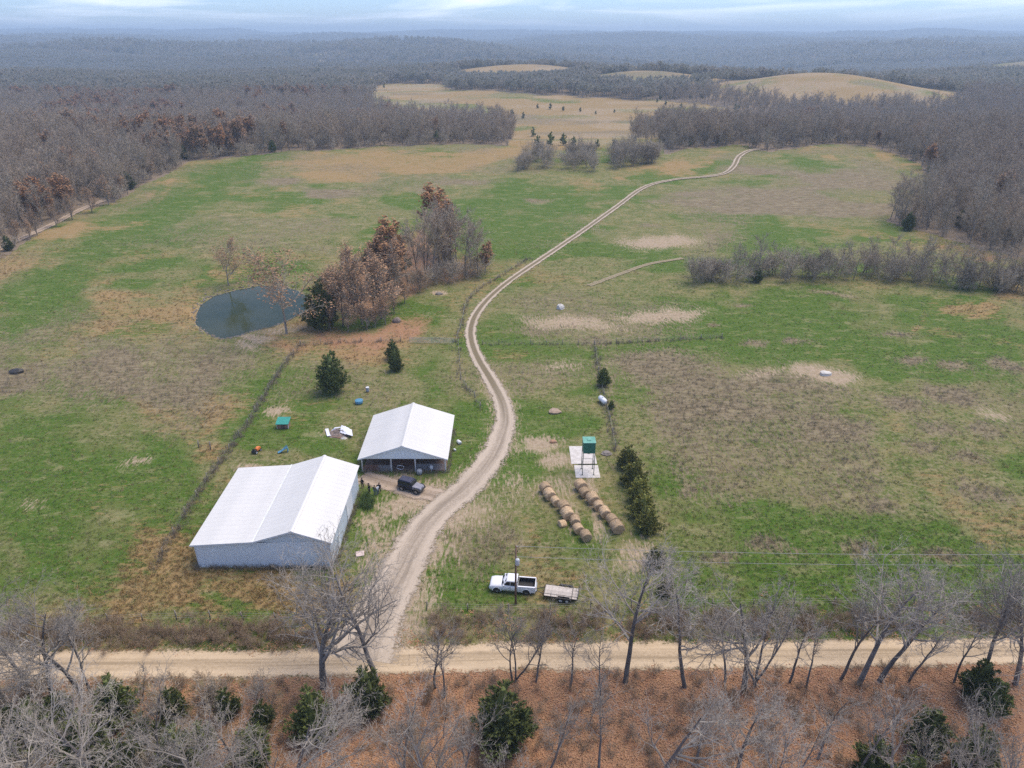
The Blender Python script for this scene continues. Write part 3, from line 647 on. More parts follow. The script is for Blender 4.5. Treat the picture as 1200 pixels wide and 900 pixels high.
def scatter(name, sources, pts, rz, sc, idx, label, cat):
    """ONE object of uncountable stuff: instances of the sources on a cloud of points"""
    me = bpy.data.meshes.new(name); me.vertices.add(len(pts)); me.vertices.foreach_set('co', np.asarray(pts, np.float32).ravel())
    for nm, ty, val in (('rz', 'FLOAT', np.asarray(rz, np.float32)), ('sc', 'FLOAT', np.asarray(sc, np.float32)), ('vi', 'INT', np.asarray(idx, np.int32))):
        me.attributes.new(nm, ty, 'POINT').data.foreach_set('value', val)
    o = link(name, me); ng = bpy.data.node_groups.new(name, 'GeometryNodeTree')
    ng.interface.new_socket('Geometry', in_out='INPUT', socket_type='NodeSocketGeometry'); ng.interface.new_socket('Geometry', in_out='OUTPUT', socket_type='NodeSocketGeometry')
    gi, go = ng.nodes.new('NodeGroupInput'), ng.nodes.new('NodeGroupOutput'); iop = ng.nodes.new('GeometryNodeInstanceOnPoints'); jn = ng.nodes.new('GeometryNodeJoinGeometry')
    for s in reversed(sources):                # the join reverses their order
        oi = ng.nodes.new('GeometryNodeObjectInfo'); oi.inputs['Object'].default_value = s; oi.inputs['As Instance'].default_value = True
        ng.links.new(oi.outputs['Geometry'], jn.inputs[0])
    def named(nm, ty):
        a = ng.nodes.new('GeometryNodeInputNamedAttribute'); a.data_type = ty; a.inputs['Name'].default_value = nm; return a.outputs['Attribute']
    cx = ng.nodes.new('ShaderNodeCombineXYZ'); ng.links.new(named('rz', 'FLOAT'), cx.inputs['Z'])
    ng.links.new(gi.outputs[0], iop.inputs['Points']); ng.links.new(jn.outputs[0], iop.inputs['Instance']); iop.inputs['Pick Instance'].default_value = True
    ng.links.new(named('vi', 'INT'), iop.inputs['Instance Index']); ng.links.new(cx.outputs[0], iop.inputs['Rotation']); ng.links.new(named('sc', 'FLOAT'), iop.inputs['Scale'])
    ng.links.new(iop.outputs[0], go.inputs[0])
    md = o.modifiers.new('scatter', 'NODES'); md.node_group = ng
    return tag(o, label, cat, kind='stuff')

# ------------------------------------------------------------------ the woods beyond the fields
RS = np.random.RandomState(11)
def grid(y0, y1, cell):
    out = []; y = y0
    xs = np.arange(-half(y1)*.98, half(y1)*.98, cell); ys_ = np.arange(y0, y1, cell)
    X, Y = np.meshgrid(xs, ys_); X = X + RS.uniform(-.48, .48, X.shape)*cell; Y = Y + RS.uniform(-.48, .48, Y.shape)*cell
    k = np.abs(X) < half(Y)*.97; return X[k], Y[k]
def wooded(x, y, margin=True): 
    c = cover(x, y); return c['f'] > .5
BELTS = [(reg([(604,203),(640,201),(700,201),(760,197),(772,186),(735,183),(640,183),(610,188)]), 4.2), (reg([(735,173),(865,172),(870,150),(800,148),(745,158)]), 8)]
px_, py_ = grid(110, 900, 6.4)
k = wooded(px_, py_); px_, py_ = px_[k], py_[k]
for poly, cell in BELTS[1:]:
    bx, by = grid(300, 700, cell); kk = inpoly(bx, by, poly); px_ = np.concatenate([px_, bx[kk]]); py_ = np.concatenate([py_, by[kk]])
keep = polydist(px_, py_, W([(-40,313),(10,287),(60,264),(95,246),(122,235)]), False) > 3.2
px_, py_ = px_[keep], py_[keep]
dist = np.hypot(px_, py_)
infr = np.abs(px_) < .70*py_+8
order = np.argsort(dist + np.where(infr, 0, 1e6))
rust_n = fbm(px_/55., py_/55., 61, 2)
is_rust = ((rust_n > .585) & (RS.rand(len(px_)) < .55) & (px_ < -70)) | (RS.rand(len(px_)) < .012)
is_cedar = (~is_rust) & (RS.rand(len(px_)) < .12*(fbm(px_/40.+5, py_/40., 71, 2) > .63)+.003)
left_wood = px_ < 0
NEAR = set(order[:215].tolist())
zs = gh(px_, py_)
for i in order[:215]:
    x, y = px_[i], py_[i]; side = 'left' if left_wood[i] else 'right'
    where = 'at the wood edge past the bright green strip' if left_wood[i] else 'in the grey wood behind the pasture hedgerow'
    if is_rust[i]: plant('oak_tree', rs_ms[i % 2], 'rust leaved oak among bare trees '+where, 'tree', 'rust leaved oaks in the woods '+side, x, y, RS.uniform(0, 6.28), RS.uniform(.75, 1.0), zs[i])
    elif is_cedar[i]: plant('cedar_tree', cd_ms[i % 3], 'small dark green cedar '+where, 'tree', 'wood edge cedars '+side, x, y, RS.uniform(0, 6.28), RS.uniform(.7, 1.0), zs[i])
    else: plant('bare_tree', wd_ms[i % 6], 'tall bare grey hardwood '+where, 'tree', 'bare hardwoods of the wood edge '+side, x, y, RS.uniform(0, 6.28), RS.uniform(.6, 1.08), zs[i])
rest = np.array([i for i in range(len(px_)) if i not in NEAR])
ty = np.where(is_rust[rest], 6+RS.randint(0, 2, len(rest)), np.where(is_cedar[rest], 8+RS.randint(0, 2, len(rest)), RS.randint(0, 6, len(rest))))
# (sources joined in this order; the index picks one)
belt = np.zeros(len(rest), bool)
for poly, cell in BELTS[:1]: belt |= inpoly(px_[rest], py_[rest], poly)
scatter('woodland', wd_src+rs_src+fc_src, np.column_stack([px_, py_, zs])[rest], RS.uniform(0, 6.28, len(rest)), (.45+.68*RS.rand(len(rest))**1.2)*np.where(belt, .5, 1), np.where(belt, ty % 6, ty), 'bare grey winter woods with some rust crowns beyond the fields', 'woods')
ux, uy = grid(120, 700, 5.2); k = wooded(ux, uy) & (RS.rand(len(ux)) < np.clip(1.15-polydist(ux, uy, FIELD)/75., .12, .8)); ux, uy = ux[k], uy[k]
k = polydist(ux, uy, W([(-40,313),(10,287),(60,264),(95,246),(122,235)]), False) > 2.6; ux, uy = ux[k], uy[k]
us = [joined(bare_variant(340+i, 3.6, dict(SHRUB, kids=[7,6,4], twig=.03), .05, 4, .25), 'understory_source', MT['hedge_twig'], MT['hedge_twig']) for i in range(3)]
scatter('understory', us, np.column_stack([ux, uy, gh(ux, uy)]), RS.uniform(0, 6.28, len(ux)), RS.uniform(.7, 2.1, len(ux)), RS.randint(0, 3, len(ux)), 'grey brown undergrowth beneath the bare woods', 'undergrowth')
P2, S2 = [], []
for y0, y1, cell, s in ((900, 2600, 13.5, .95), (2600, 9500, 40, 2.1)):
    x, y = grid(y0, y1, cell); k = wooded(x, y); x, y = x[k], y[k]
    P2.append(np.column_stack([x, y, gh(x, y)-.5])); S2.append(RS.uniform(.85, 1.15, len(x))*s)
P2 = np.concatenate(P2); S2 = np.concatenate(S2)
scatter('far_woodland', cl_src, P2, RS.uniform(0, 6.28, len(P2)), S2, RS.randint(0, 4, len(P2)), 'hazy blue forest rolling to the horizon', 'woods')

# ------------------------------------------------------------------ single trees placed one by one
def P0(px, py):
    p = PX(px, py); return p[0], p[1]
def at_px(name, ms, label, cat, group, px, py, sc, rz=None, tilt=None):
    x, y = P0(px, py); return plant(name, ms, label, cat, group, x, y, RS.uniform(0, 6.28) if rz is None else rz, sc, None, tilt)
KINDS = ['round crowned']*3+['slender']*3+['three stemmed']
def look(k, s): return ('tall ' if s > .93 else 'small ' if s < .68 else '')+KINDS[k]
at_px('bare_tree', wide, 'wide spreading bare tree with dark trunk in front of the big white barn', 'tree', None, 380, 806, 1.22, 2.2)
at_px('bare_tree', fg[0], 'bare pale grey tree rising behind the roadside cedar at the driveway mouth', 'tree', None, 442, 800, 1.25)
at_px('bare_tree', fg[6], 'bare forked tree across the gravel road from the white pickup truck', 'tree', None, 603, 800, .82)
at_px('bare_tree', fg[1], 'tall bare tree with wide crown beside the gravel road, just past the flatbed trailer', 'tree', None, 733, 800, 1.32)
for q, (px, py, s, k) in enumerate([(38,818,.95,3),(62,826,.92,1),(97,816,.85,0),(8,830,.9,4),(112,822,.7,5)]):
    at_px('bare_tree', fg[k], look(k, s)+' bare tree in the roadside cluster down the road from the white barn', 'tree', 'bare roadside trees beyond the barn', px, py, s*1.2)
for q, (px, py, s, k) in enumerate([(510,806,.72,3),(520,818,.6,5),(628,800,.58,4),(668,806,.62,5),(700,812,.5,3)]):
    at_px('bare_tree', fg[k], look(k, s)+' bare tree on the road verge opposite driveway and pickup', 'tree', 'slender bare verge trees', px, py, s*1.15)
for q, (px, py, s, k) in enumerate([(803,806,1.0,3),(872,808,.98,0),(884,802,.85,6),(925,800,.62,5),(985,796,.75,4),(1006,802,1.0,1),(1030,798,.9,2),(1065,798,.6,3),(1118,800,.55,5),(1148,800,1.0,4),(1190,802,.9,0),(850,800,.6,3),(1215,806,.9,1),(945,806,.5,4)]):
    at_px('bare_tree', fg[k], look(k, s)+' bare grey tree on the gravel road verge facing the weedy pasture', 'tree', 'bare verge trees facing the pasture', px, py, s*1.28)
for q, (px, py, s, k) in enumerate([(20,930,1.0,0),(70,960,1.0,3),(140,950,1.05,1),(190,925,.8,4),(235,965,1.0,2),(290,940,.85,5),(340,970,1.05,0),(400,985,.9,3),(470,950,.85,4),(520,990,.95,1),(585,985,.8,6),(640,915,.75,3),(702,905,.7,4),(765,935,.95,0),(815,892,.62,5),(858,925,.85,1),(905,945,.85,6),(958,890,.7,5),(1000,915,.75,4),(1045,945,.95,3),(540,930,.7,4),(1090,960,.85,3),(1150,985,1.0,2),(1185,950,.9,4),(1215,920,.9,5),(-20,900,1.0,1),(110,905,.7,5),(30,1010,1.0,2),(260,1030,.9,1)]):
    at_px('bare_tree', fg[k], look(k, s)+' bare pale tree in the leafy wood opposite the '+('barn' if px < 450 else 'pickup' if px < 700 else 'pasture'), 'tree', 'bare trees in the wood south of the road', px, py, s*1.1)
for q in range(75):
    px, py = RS.uniform(-40, 1240), RS.uniform(818, 985)
    if px > 560 and q % 5 < 3: px = (px-560)*.8
    if q < 40: at_px('sapling', sap[q % 3], 'thin bare sapling in the leafy wood opposite the farmyard', 'sapling', 'saplings in the wood south of the road', px, py, RS.uniform(.6, 1.15))
    else: at_px('bare_shrub', shr[q % 3], 'low bare shrub in the leafy wood opposite the farmyard', 'shrub', 'shrubs in the wood south of the road', px if q % 2 else px*.5, py, RS.uniform(.6, 1.2))
# cedars of the roadside wood
at_px('cedar_tree', cd_ms[0], 'bushy green cedar at the driveway mouth, in front of a bare tree', 'tree', None, 432, 834, .92)
at_px('cedar_tree', cd_ms[1], 'tall dark cedar across the gravel road from the white pickup truck', 'tree', None, 590, 872, 1.22)
for px, py, s in ((140,845,.9),(205,840,.6),(268,838,.55),(370,862,.95),(50,880,1.0),(105,900,1.05),(15,915,.9),(150,915,.9),(75,850,.7),(215,905,.9),(300,895,.8),(175,880,.75),(310,850,.5),(20,860,.6),(240,880,.6)):
    at_px('cedar_tree', cd_ms[int(px) % 3], 'green cedar half hidden under the bare trees opposite the white barn', 'tree', 'understory cedars opposite the barn', px, py, s)
for px, py, s in ((1143,820,.82),(1160,835,.7),(1082,880,.85),(1020,912,.8),(1060,925,.7),(1135,905,.9)):
    at_px('cedar_tree', cd_ms[int(px) % 3], 'green cedar in the leafy wood opposite the weedy pasture', 'tree', 'understory cedars opposite the pasture', px, py, s)
# around the yard
at_px('cedar_tree', cd_ms[2], 'broad dark cedar standing alone behind the open pole shed', 'tree', None, 390, 459, 1.28)
at_px('cedar_tree', cd_ms[0], 'smaller front cedar of the pair by the pipe gate', 'tree', None, 464, 434, .68)
at_px('cedar_tree', cd_ms[1], 'rear cedar of the pair by the pipe gate', 'tree', None, 461, 421, .66)
at_px('cedar_tree', cd_ms[2], 'round cedar beside the white propane tank', 'tree', None, 707, 452, .60)
at_px('cedar_tree', cd_ms[1], 'tiny cedar next to the white propane tank', 'tree', None, 716, 479, .27)
ROWLAB = ['fifth from the road', 'fourth from the road', 'third from the road', 'second from the road', 'first from the road']
for q, (px, py, s) in enumerate([(735,548,.95),(741,568,.98),(748,588,1.0),(753,606,.95),(758,622,.9)]):
    at_px('cedar_tree', cg_ms[q % 3], 'golden cedar in the hedge beside the hay bales, '+ROWLAB[q], 'tree', 'golden cedars of the hedge', px, py, s)
at_px('cedar_tree', cg_ms[1], 'small golden cedar between the hay bales and the wires, set apart from the hedge', 'tree', None, 768, 662, .68)
at_px('cedar_tree', cg_ms[2], 'small green cedar under the wires, nearest the gravel road past the trailer', 'tree', None, 779, 696, .62)
# pond trees and the grove
at_px('oak_tree', ol_ms[0], 'orange leaved young tree on the far bank, mirrored in the pond', 'tree', None, 268, 335, .95)
at_px('oak_tree', ol_ms[1], 'thinly leaved orange tree on the near bank of the pond', 'tree', None, 336, 391, 1.6)
at_px('cedar_tree', cd_ms[0], 'dark cedar at the pond end of the grove', 'tree', None, 378, 384, 1.75)
at_px('cedar_tree', cd_ms[1], 'cedar rising in the middle of the grove', 'tree', None, 462, 322, 1.75)
for px, py, s, k in ((402,382,1.25,0),(425,380,1.3,1),(447,374,1.3,0),(415,366,1.3,1),(462,358,1.2,1),(438,362,1.3,0),(394,374,1.0,1)):
    at_px('oak_tree', dl_ms[k], 'broad dull brown leaved tree in the grove beside the pond', 'tree', 'brown trees of the grove', px, py, s)
for px, py, s, k in ((465,335,1.15,0),(450,338,1.0,1),(515,296,1.3,0),(470,345,.95,1),(520,318,.7,1),(568,322,.6,0),(524,300,1.2,1)):
    at_px('oak_tree', rs_ms[k], 'rust orange leaved oak in the grove beside the farm track', 'tree', 'rust oaks of the grove', px, py, s)
for px, py, s, k in ((490,332,1.05,0),(508,328,1.05,1),(530,322,1.1,2),(545,324,1.0,3),(520,310,1.15,4),(552,314,1.0,5),(500,318,1.05,2),(478,340,.95,3),(535,312,1.1,0),(515,322,1.05,3),(560,320,.85,1),(498,325,1.1,5)):
    at_px('bare_tree', wd_ms[k], 'bare purplish grey tree at the track end of the grove', 'tree', 'bare trees of the grove', px, py, s)
for px, py, s, k in ((388,387,.5,0),(408,389,.55,1),(430,387,.6,0),(452,380,.6,1),(474,356,.55,0),(492,343,.5,1),(440,384,.45,0),(462,368,.55,1)):
    at_px('oak_tree', dl_ms[k], 'low brown leaved young tree at the foot of the grove', 'tree', 'young trees at the foot of the grove', px, py, s)
for q, (px, py) in enumerate(((500,337),(512,334),(524,331),(536,329),(548,328),(560,325),(505,325),(530,322),(553,319),(488,340),(518,318),(566,318))):
    at_px('bare_shrub', shr[q % 3], 'bare shrub at the foot of the grove trees by the farm track', 'shrub', 'shrubs at the foot of the grove', px, py, RS.uniform(1.2, 2.0))
for q in range(64):
    px, py = 606+RS.rand()**.9*162, RS.uniform(181, 202); py = min(py, np.interp(px, [604, 700, 770], [203, 201, 190]))
    at_px('bare_shrub', shr[q % 3], 'bare thicket shrub on the ridge rim above the tan middle field', 'shrub', 'thicket on the ridge rim', px, py, RS.uniform(1.5, 2.9))
# hedgerow across the right-hand pasture
for q in range(72):
    t = RS.rand(); px = 805+ t*410; py = np.interp(px, [800, 900, 1000, 1100, 1200], [329, 329, 324, 334, 345])+RS.uniform(-9, 3)
    at_px('bare_shrub', shr[q % 3], 'bare thicket shrub in the hedgerow across the weedy pasture', 'shrub', 'shrubs of the pasture hedgerow', px, py, RS.uniform(1.0, 2.2))
for px, py, s, k in ((863,328,.62,0),(888,328,.72,1),(905,322,.55,2),(970,326,.55,3),(1000,328,.62,4),(1045,326,.68,5),(1075,328,.7,1),(1100,332,.7,2),(1130,336,.7,3),(1165,340,.75,0),(1190,342,.7,4),(940,328,.5,5),(1210,345,.7,2),(985,322,.6,0),(1015,320,.6,1),(1085,324,.65,3),(1115,330,.7,5),(1148,336,.7,4),(1180,338,.72,2),(955,322,.5,2),(1062,322,.6,0)):
    at_px('bare_tree', wd_ms[k], 'small bare tree rising from the hedgerow across the weedy pasture', 'tree', 'trees of the pasture hedgerow', px, py, s)
for px, py, s_, k in ((22,284,.62,0),(44,276,.7,1),(66,266,.66,0),(85,258,.75,1),(108,249,.8,0),(128,240,.85,1),(142,232,.8,0),(36,280,.5,1),(178,210,.7,0)):
    at_px('oak_tree', dl_ms[k], 'small brown leaved tree between the lane and the bright green strip', 'tree', 'small trees along the lane', px, py, s_)
at_px('cedar_tree', cd_ms[1], 'little dark cedar in the hedgerow across the weedy pasture', 'tree', None, 887, 331, .62)
at_px('cedar_tree', cd_ms[2], 'single round cedar at the foot of the right-hand wood', 'tree', None, 1063, 270, .98)
at_px('bare_tree', wd_ms[2], 'lone bare tree standing out in front of the right-hand wood', 'tree', None, 1043, 258, .85)
at_px('cedar_tree', cd_ms[0], 'dark bushy cedar where the lane meets the left-hand wood', 'tree', None, 152, 222, 1.15)
at_px('cedar_tree', cd_ms[1], 'small cedar on the far rim of the bright green strip', 'tree', None, 217, 186, 1.0)
at_px('cedar_tree', cd_ms[2], 'cedar on the ridge line at the end of the green strip', 'tree', None, 320, 178, .95)
for px, py, s in ((600,137,1.2),(613,139,1.0),(630,127,.8),(645,128,1.0),(660,130,.8),(680,131,.75),(698,134,.6),(720,132,.6),(660,170,1.1),(645,171,1.2),(630,171,1.0),(672,171,.9),(700,172,.7),(625,160,1.2),(720,174,.9),(897,166,1.3),(897,143,.7),(780,123,.8),(798,126,.8),(438,103,.9),(450,103,.8),(512,166,1.1),(768,186,1.1),(1005,128,.9),(1035,122,.8),(770,120,.7),(1050,120,.7)):
    at_px('cedar_tree', fc_ms[int(px) % 2], 'dark cedar dotted over the tan fields past the ridge', 'tree', 'cedars of the far fields', px, py, s*.85)

# ------------------------------------------------------------------ grass, weeds, brush, fallen leaves
def tuft(seed, n, h, w, lean, sp, m, name):
    rng = random.Random(seed); b = MB()
    for k in range(n):
        a = rng.uniform(0, 6.28); r = rng.uniform(0, sp); p = Vector((r*math.cos(a), r*math.sin(a), -.03)); hh = h*rng.uniform(.5, 1.15)
        d = Vector((rng.gauss(0, lean), rng.gauss(0, lean), 1)).normalized(); s = perp(d, rng)*w
        q = p+d*hh*.55; e = q+(d+Vector((rng.gauss(0, lean), rng.gauss(0, lean), -.15))).normalized()*hh*.5
        b.add([p-s, p+s, q+s*.7, q-s*.7, e], [(0,1,2,3), (3,2,4)])
    return bpy.data.objects.new(name, b.mesh(name, m))
def leafpatch(seed):
    rng = random.Random(seed); b = MB()
    for k in range(26):
        p = Vector((rng.uniform(-.6,.6), rng.uniform(-.6,.6), rng.uniform(.0,.07))); a = rng.uniform(0, 6.28); s = rng.uniform(.05,.11)
        u = Vector((math.cos(a), math.sin(a), rng.uniform(-.3,.3)))*s; v = Vector((-math.sin(a), math.cos(a), rng.uniform(-.4,.4)))*s*.7
        b.add([p-u, p+v, p+u, p-v], [(0,1,2,3)])
    return bpy.data.objects.new('leaf_patch_source', b.mesh('leaf_patch', MT['leaf_litter']))
def brushclump(seed):
    tb = bare_variant(seed, 1.7, dict(SHRUB, kids=[6,5,3], twig=.011), .02, 5, .35); m = MB(); m.add(tb.t.v, tb.t.f); m.add(tb.c.v, tb.c.f)
    return bpy.data.objects.new('brush_source', m.mesh('brush', MT['brush_stem']))
def cast(n, y0=40, y1=240, power=1.6):
    """random points over the near land, thinning out with distance"""
    u = RS.rand(n); a = 1-power; y = (y0**a+u*(y1**a-y0**a))**(1/a); x = RS.uniform(-1, 1, n)*(.75*y+14); return x, y
BLD = [(-41.8,-23.0,72.7,91.6), (-24.2,-10.4,96,110.2), (9.2,14.6,94.6,105.2)]
def clear(x, y, road=True):
    k = np.ones(len(x), bool)
    for a, b, c, d in BLD: k &= ~((x > a) & (x < b) & (y > c) & (y < d))
    k &= ~inpoly(x, y, POND); k &= ~((y > road_y(x, 0)+.4) & (y < road_y(x, 1)-.3))
    tw = np.interp(y, [58, 80, 100, 130, 300], [3.4, 2.8, 1.9, 1.6, 1.7]); k &= near_track(x, y) > tw
    return k
def stuff(name, srcs, n, wt, smin, smax, label, cat, y0=40, y1=240, power=1.6):
    x, y = cast(n, y0, y1, power); k = clear(x, y); x, y = x[k], y[k]; c = cover(x, y); k = RS.rand(len(x)) < np.clip(wt(c, x, y), 0, 1); x, y = x[k], y[k]
    scatter(name, srcs, np.column_stack([x, y, gh(x, y)]), RS.uniform(0, 6.28, len(x)), RS.uniform(smin, smax, len(x))*(1+.35*sstep(110, 240, y)), RS.randint(0, len(srcs), len(x)), label, cat)
north = lambda x, y: (y > road_y(x, 1))*1.0
stuff('pasture_grass', [tuft(800+i, 9, .26, .022, .55, .28, MT['grass_blade'], 'grass_source') for i in range(3)], 90000, lambda c, x, y: north(x, y)*(.30+.75*c['g']-.35*c['w']-.3*c['s']-.8*c['b']-.6*c['l']), .6, 1.25, 'green pasture grass', 'grass')
stuff('dry_grass', [tuft(820+i, 10, .34, .020, .6, .30, MT['pale_blade'], 'dry_grass_source') for i in range(3)], 70000, lambda c, x, y: north(x, y)*(.34-.28*c['g']+.25*c['w']+.3*c['s']-.7*c['b']-.2*c['l']), .6, 1.3, 'pale dry grass', 'grass')
stuff('straw_grass', [tuft(840+i, 11, .55, .020, .42, .28, MT['straw_blade'], 'straw_source') for i in range(3)], 80000, lambda c, x, y: north(x, y)*(.03+1.0*sstep(.25, .7, c['s'])-.8*c['g']*0-.6*c['b']), .6, 1.25, 'tall straw coloured grass', 'grass')
stuff('dead_weeds', [tuft(860+i, 10, .75, .014, .34, .30, MT['weed_stem'], 'weed_source') for i in range(3)], 90000, lambda c, x, y: north(x, y)*(.02+.9*sstep(.25, .75, c['w'])-.6*c['b'])+.05*(1-north(x, y))*(y < road_y(x, 0)), .55, 1.2, 'brown dead weed stalks', 'weeds')
stuff('roadside_brush', [brushclump(880+i) for i in range(3)], 60000, lambda c, x, y: .17*np.exp(-((y-road_y(x, 1)-2.3)/1.9)**2)*(y > road_y(x, 1))*(fbm(x/5., y/3., 7, 2) > .36)*(np.abs(x+15.5) > 5.5) + .018*(y < road_y(x, 0)), .45, .95, 'tangled brown brush along the gravel road', 'brush', 40, 72, .5)
stuff('fallen_leaves', [leafpatch(900+i) for i in range(3)], 40000, lambda c, x, y: (y < road_y(x, 0))*.9*c['l']+.35*north(x, y)*(c['l'] > .3)+.12*np.exp(-((y-road_y(x, 1)-1.5)/3.)**2), .7, 1.3, 'red brown fallen leaves', 'leaves')
# weeds grown up along the fence lines

# ------------------------------------------------------------------ fences
def fence(pts, label, gap=4.5, h=1.25, mt='post_wood', tall=None):
    p = smooth_path([PX(*q) for q in pts], 6); L = np.concatenate([[0], np.cumsum(np.linalg.norm(np.diff(p, axis=0), axis=1))])
    s = np.arange(0, L[-1]+.01, gap); X, Y = np.interp(s, L, p[:, 0]), np.interp(s, L, p[:, 1])
    t = thing('wire_fence', label, 'fence', (X[0], Y[0], g1(X[0], Y[0])))
    pb = MB(); pb.tube([(0,0,-.3), (.02,.01,h*.6), (.0,.03,h)], [.075,.07,.065], 6); me = pb.mesh('post', MT[mt], True)
    Z = gh(X, Y)-g1(X[0], Y[0]); rg = random.Random(len(pts))
    for x, y, z in zip(X-X[0], Y-Y[0], Z):
        o = link('post', me, t); o.location = (x, y, z); o.rotation_euler = (rg.gauss(0,.04), rg.gauss(0,.04), rg.uniform(0,6)); o.scale = (1, 1, rg.uniform(.85, 1.15))
    for hh in (.35, .7, 1.05):
        w = MB(); w.tube([(x, y, z+hh*h/1.25) for x, y, z in zip(X-X[0], Y-Y[0], Z)], .008, 3, cap=False); w.build('wire', MT['cable'], t)
    return p
FENCES = [fence([(352,405),(332,430),(312,462),(292,495),(268,528),(232,580),(205,625),(182,668)], 'wire fence running down from the pond past the big barn'),
    fence([(352,405),(400,402),(440,401),(478,401)], 'wire fence between the rusty litter bank and the pair of cedars'),
    fence([(534,402),(541,380),(547,355),(565,337),(590,322),(620,303)], 'wire fence following the pond side of the farm track'),
    fence([(537,404),(539,428),(541,448),(556,466),(566,486)], 'wire fence from the pipe gate down beside the farm track'),
    fence([(566,404),(600,404),(650,404),(697,404)], 'wire fence crossing the yard from the track to the pasture corner', 3.6),
    fence([(697,404),(770,400),(850,396)], 'wire fence with dark weeds at the upper pasture', 5),
    fence([(697,404),(702,440),(714,490),(722,530)], 'wire fence between the propane tank and the weedy pasture', 5),
    fence([(500,715),(560,716),(625,716),(700,714),(800,712),(900,710),(1040,708),(1230,704)], 'roadside wire fence beside the pickup and the pasture', 5),
    fence([(-40,742),(60,734),(160,728),(260,726),(385,730)], 'roadside wire fence in front of the big barn', 4)]
fx, fy = [], []
for p, dens in zip(FENCES, (9, 4, 4, 3, 2.5, 5, 5, 0, 0)):
    L = np.concatenate([[0], np.cumsum(np.linalg.norm(np.diff(p, axis=0), axis=1))]); n = int(L[-1]*dens); s = RS.uniform(0, L[-1], n)
    fx.append(np.interp(s, L, p[:, 0])+RS.normal(0, .45, n)); fy.append(np.interp(s, L, p[:, 1])+RS.normal(0, .45, n))
for (ax, ay), (bx, by), dens in (((-41.5,73.0),(-23.3,73.0),9), ((-23.2,73.4),(-23.2,90.8),7), ((-41.6,73.2),(-41.6,91.4),8), ((-24.3,95.8),(-10.4,95.8),4), ((-10.2,96),(-10.2,110),5), ((-24.5,97),(-24.5,110),5)):
    n = int(math.hypot(bx-ax, by-ay)*dens); q = RS.rand(n); fx.append(ax+(bx-ax)*q+RS.normal(0, .18, n)); fy.append(ay+(by-ay)*q+RS.normal(0, .18, n))
fx, fy = np.concatenate(fx), np.concatenate(fy)
scatter('fence_line_weeds', [tuft(870+i, 12, 1.0, .016, .3, .35, MT['weed_stem'], 'fence_weed_source') for i in range(3)], np.column_stack([fx, fy, gh(fx, fy)]), RS.uniform(0, 6.28, len(fx)), RS.uniform(.5, 1.1, len(fx)), RS.randint(0, 3, len(fx)), 'grey brown weeds grown up along the fence lines', 'weeds')
for px, py, h in ((233,524,1.3),(247,527,1.6)):
    x, y = P0(px, py); b = MB(); b.tube([(0,0,-.3), (.03,0,h*.6), (.06,.02,h)], [.1,.1,.085], 7); b.tube([(.06,.02,h-.001), (.06,.02,h+.04)], [.085,.05], 7)
    o = b.build('fence_post', MT['post_wood'], smooth=True); o.location = (x, y, 0); tag(o, ('shorter' if h < 1.5 else 'taller')+' of two dark wooden posts in straw grass near the barn fence', 'post')
# pipe gate
def pipe_gate(name, L, h, m, bars=5, parent=None, loc=(0,0,0), rz=0, label=None):
    if parent is None: t = thing(name, label, 'gate', loc, rz)
    else: t = parent
    f = MB(); f.tube([(0,0,.2), (0,0,h)], .035, 6); f.tube([(L,0,.2), (L,0,h)], .035, 6); f.bar((L/2,0,.2), (L/2,0,h), .02)
    o = f.build('gate_frame', m, t); out = [o]
    for k in range(bars):
        b = MB(); z = .2+(h-.2)*k/(bars-1); b.bar((0,0,z), (L,0,z), .03); out.append(b.build('gate_bar', m, t))
    if parent is not None:
        for q in out: q.location = loc; q.rotation_euler = (0, 0, rz)
    return t
x0, y0 = P0(480, 402); x1, y1 = P0(532, 403)
pipe_gate('pipe_gate', math.hypot(x1-x0, y1-y0), 1.4, MT['steel'], 6, None, (x0, y0, 0), math.atan2(y1-y0, x1-x0), 'long blue grey pipe gate beside the bright green patch')

# ------------------------------------------------------------------ barn and shed
def roof_slope(parent, name, a, b, y0, y1, wdt=.92, m=None, t=.05):
    """corrugated sheets side by side, from eave/ridge edge a=(x,z) to b=(x,z), laid along y"""
    n = int(round((y1-y0)/wdt)); w = (y1-y0)/n
    A, B = Vector((a[0], 0, a[1])), Vector((b[0], 0, b[1])); nm = (B-A).cross(Vector((0,1,0))).normalized()
    if nm.z < 0: nm = -nm
    bm_ = MB(); prof = [(.0,.0),(.012,.007),(.04,.007),(.055,0)]
    for k in range(1, 4): prof += [(w*k/4-.02, 0), (w*k/4, .003), (w*k/4+.02, 0)]
    prof += [(w-.006, 0)]
    top = [A+nm*(z+t)+Vector((0,y,0)) for y, z in prof]+[B+nm*(z+t)+Vector((0,y,0)) for y, z in prof]
    bot = [A+Vector((0,0,0)), A+Vector((0,w-.006,0)), B+Vector((0,w-.006,0)), B+Vector((0,0,0))]
    k = len(prof); vs = top+bot
    fs = [(i, i+1, k+i+1, k+i) for i in range(k-1)]+[(2*k, 2*k+1, k-1), (2*k, k-1, *range(k-2, 0, -1), 0), (2*k+3, 2*k+2, 2*k-1), (2*k+3, 2*k-1, *range(2*k-2, k, -1), k), (2*k, 0, k, 2*k+3), (2*k+1, 2*k+2, 2*k-1, k-1), (2*k, 2*k+3, 2*k+2, 2*k+1)]
    fs = [f for f in fs if len(set(f)) >= 3]
    bm_.add(vs, fs); me = None
    for i in range(n):
        if me is None: o = bm_.build(name, m, parent); me = o.data
        else: o = link(name, me, parent)
        o.location = (0, y0+i*w, 0)
BX0, BXJ, BXR, BX1, BY0, BY1 = -41.2, -33.35, -28.2, -23.55, 73.35, 91.05
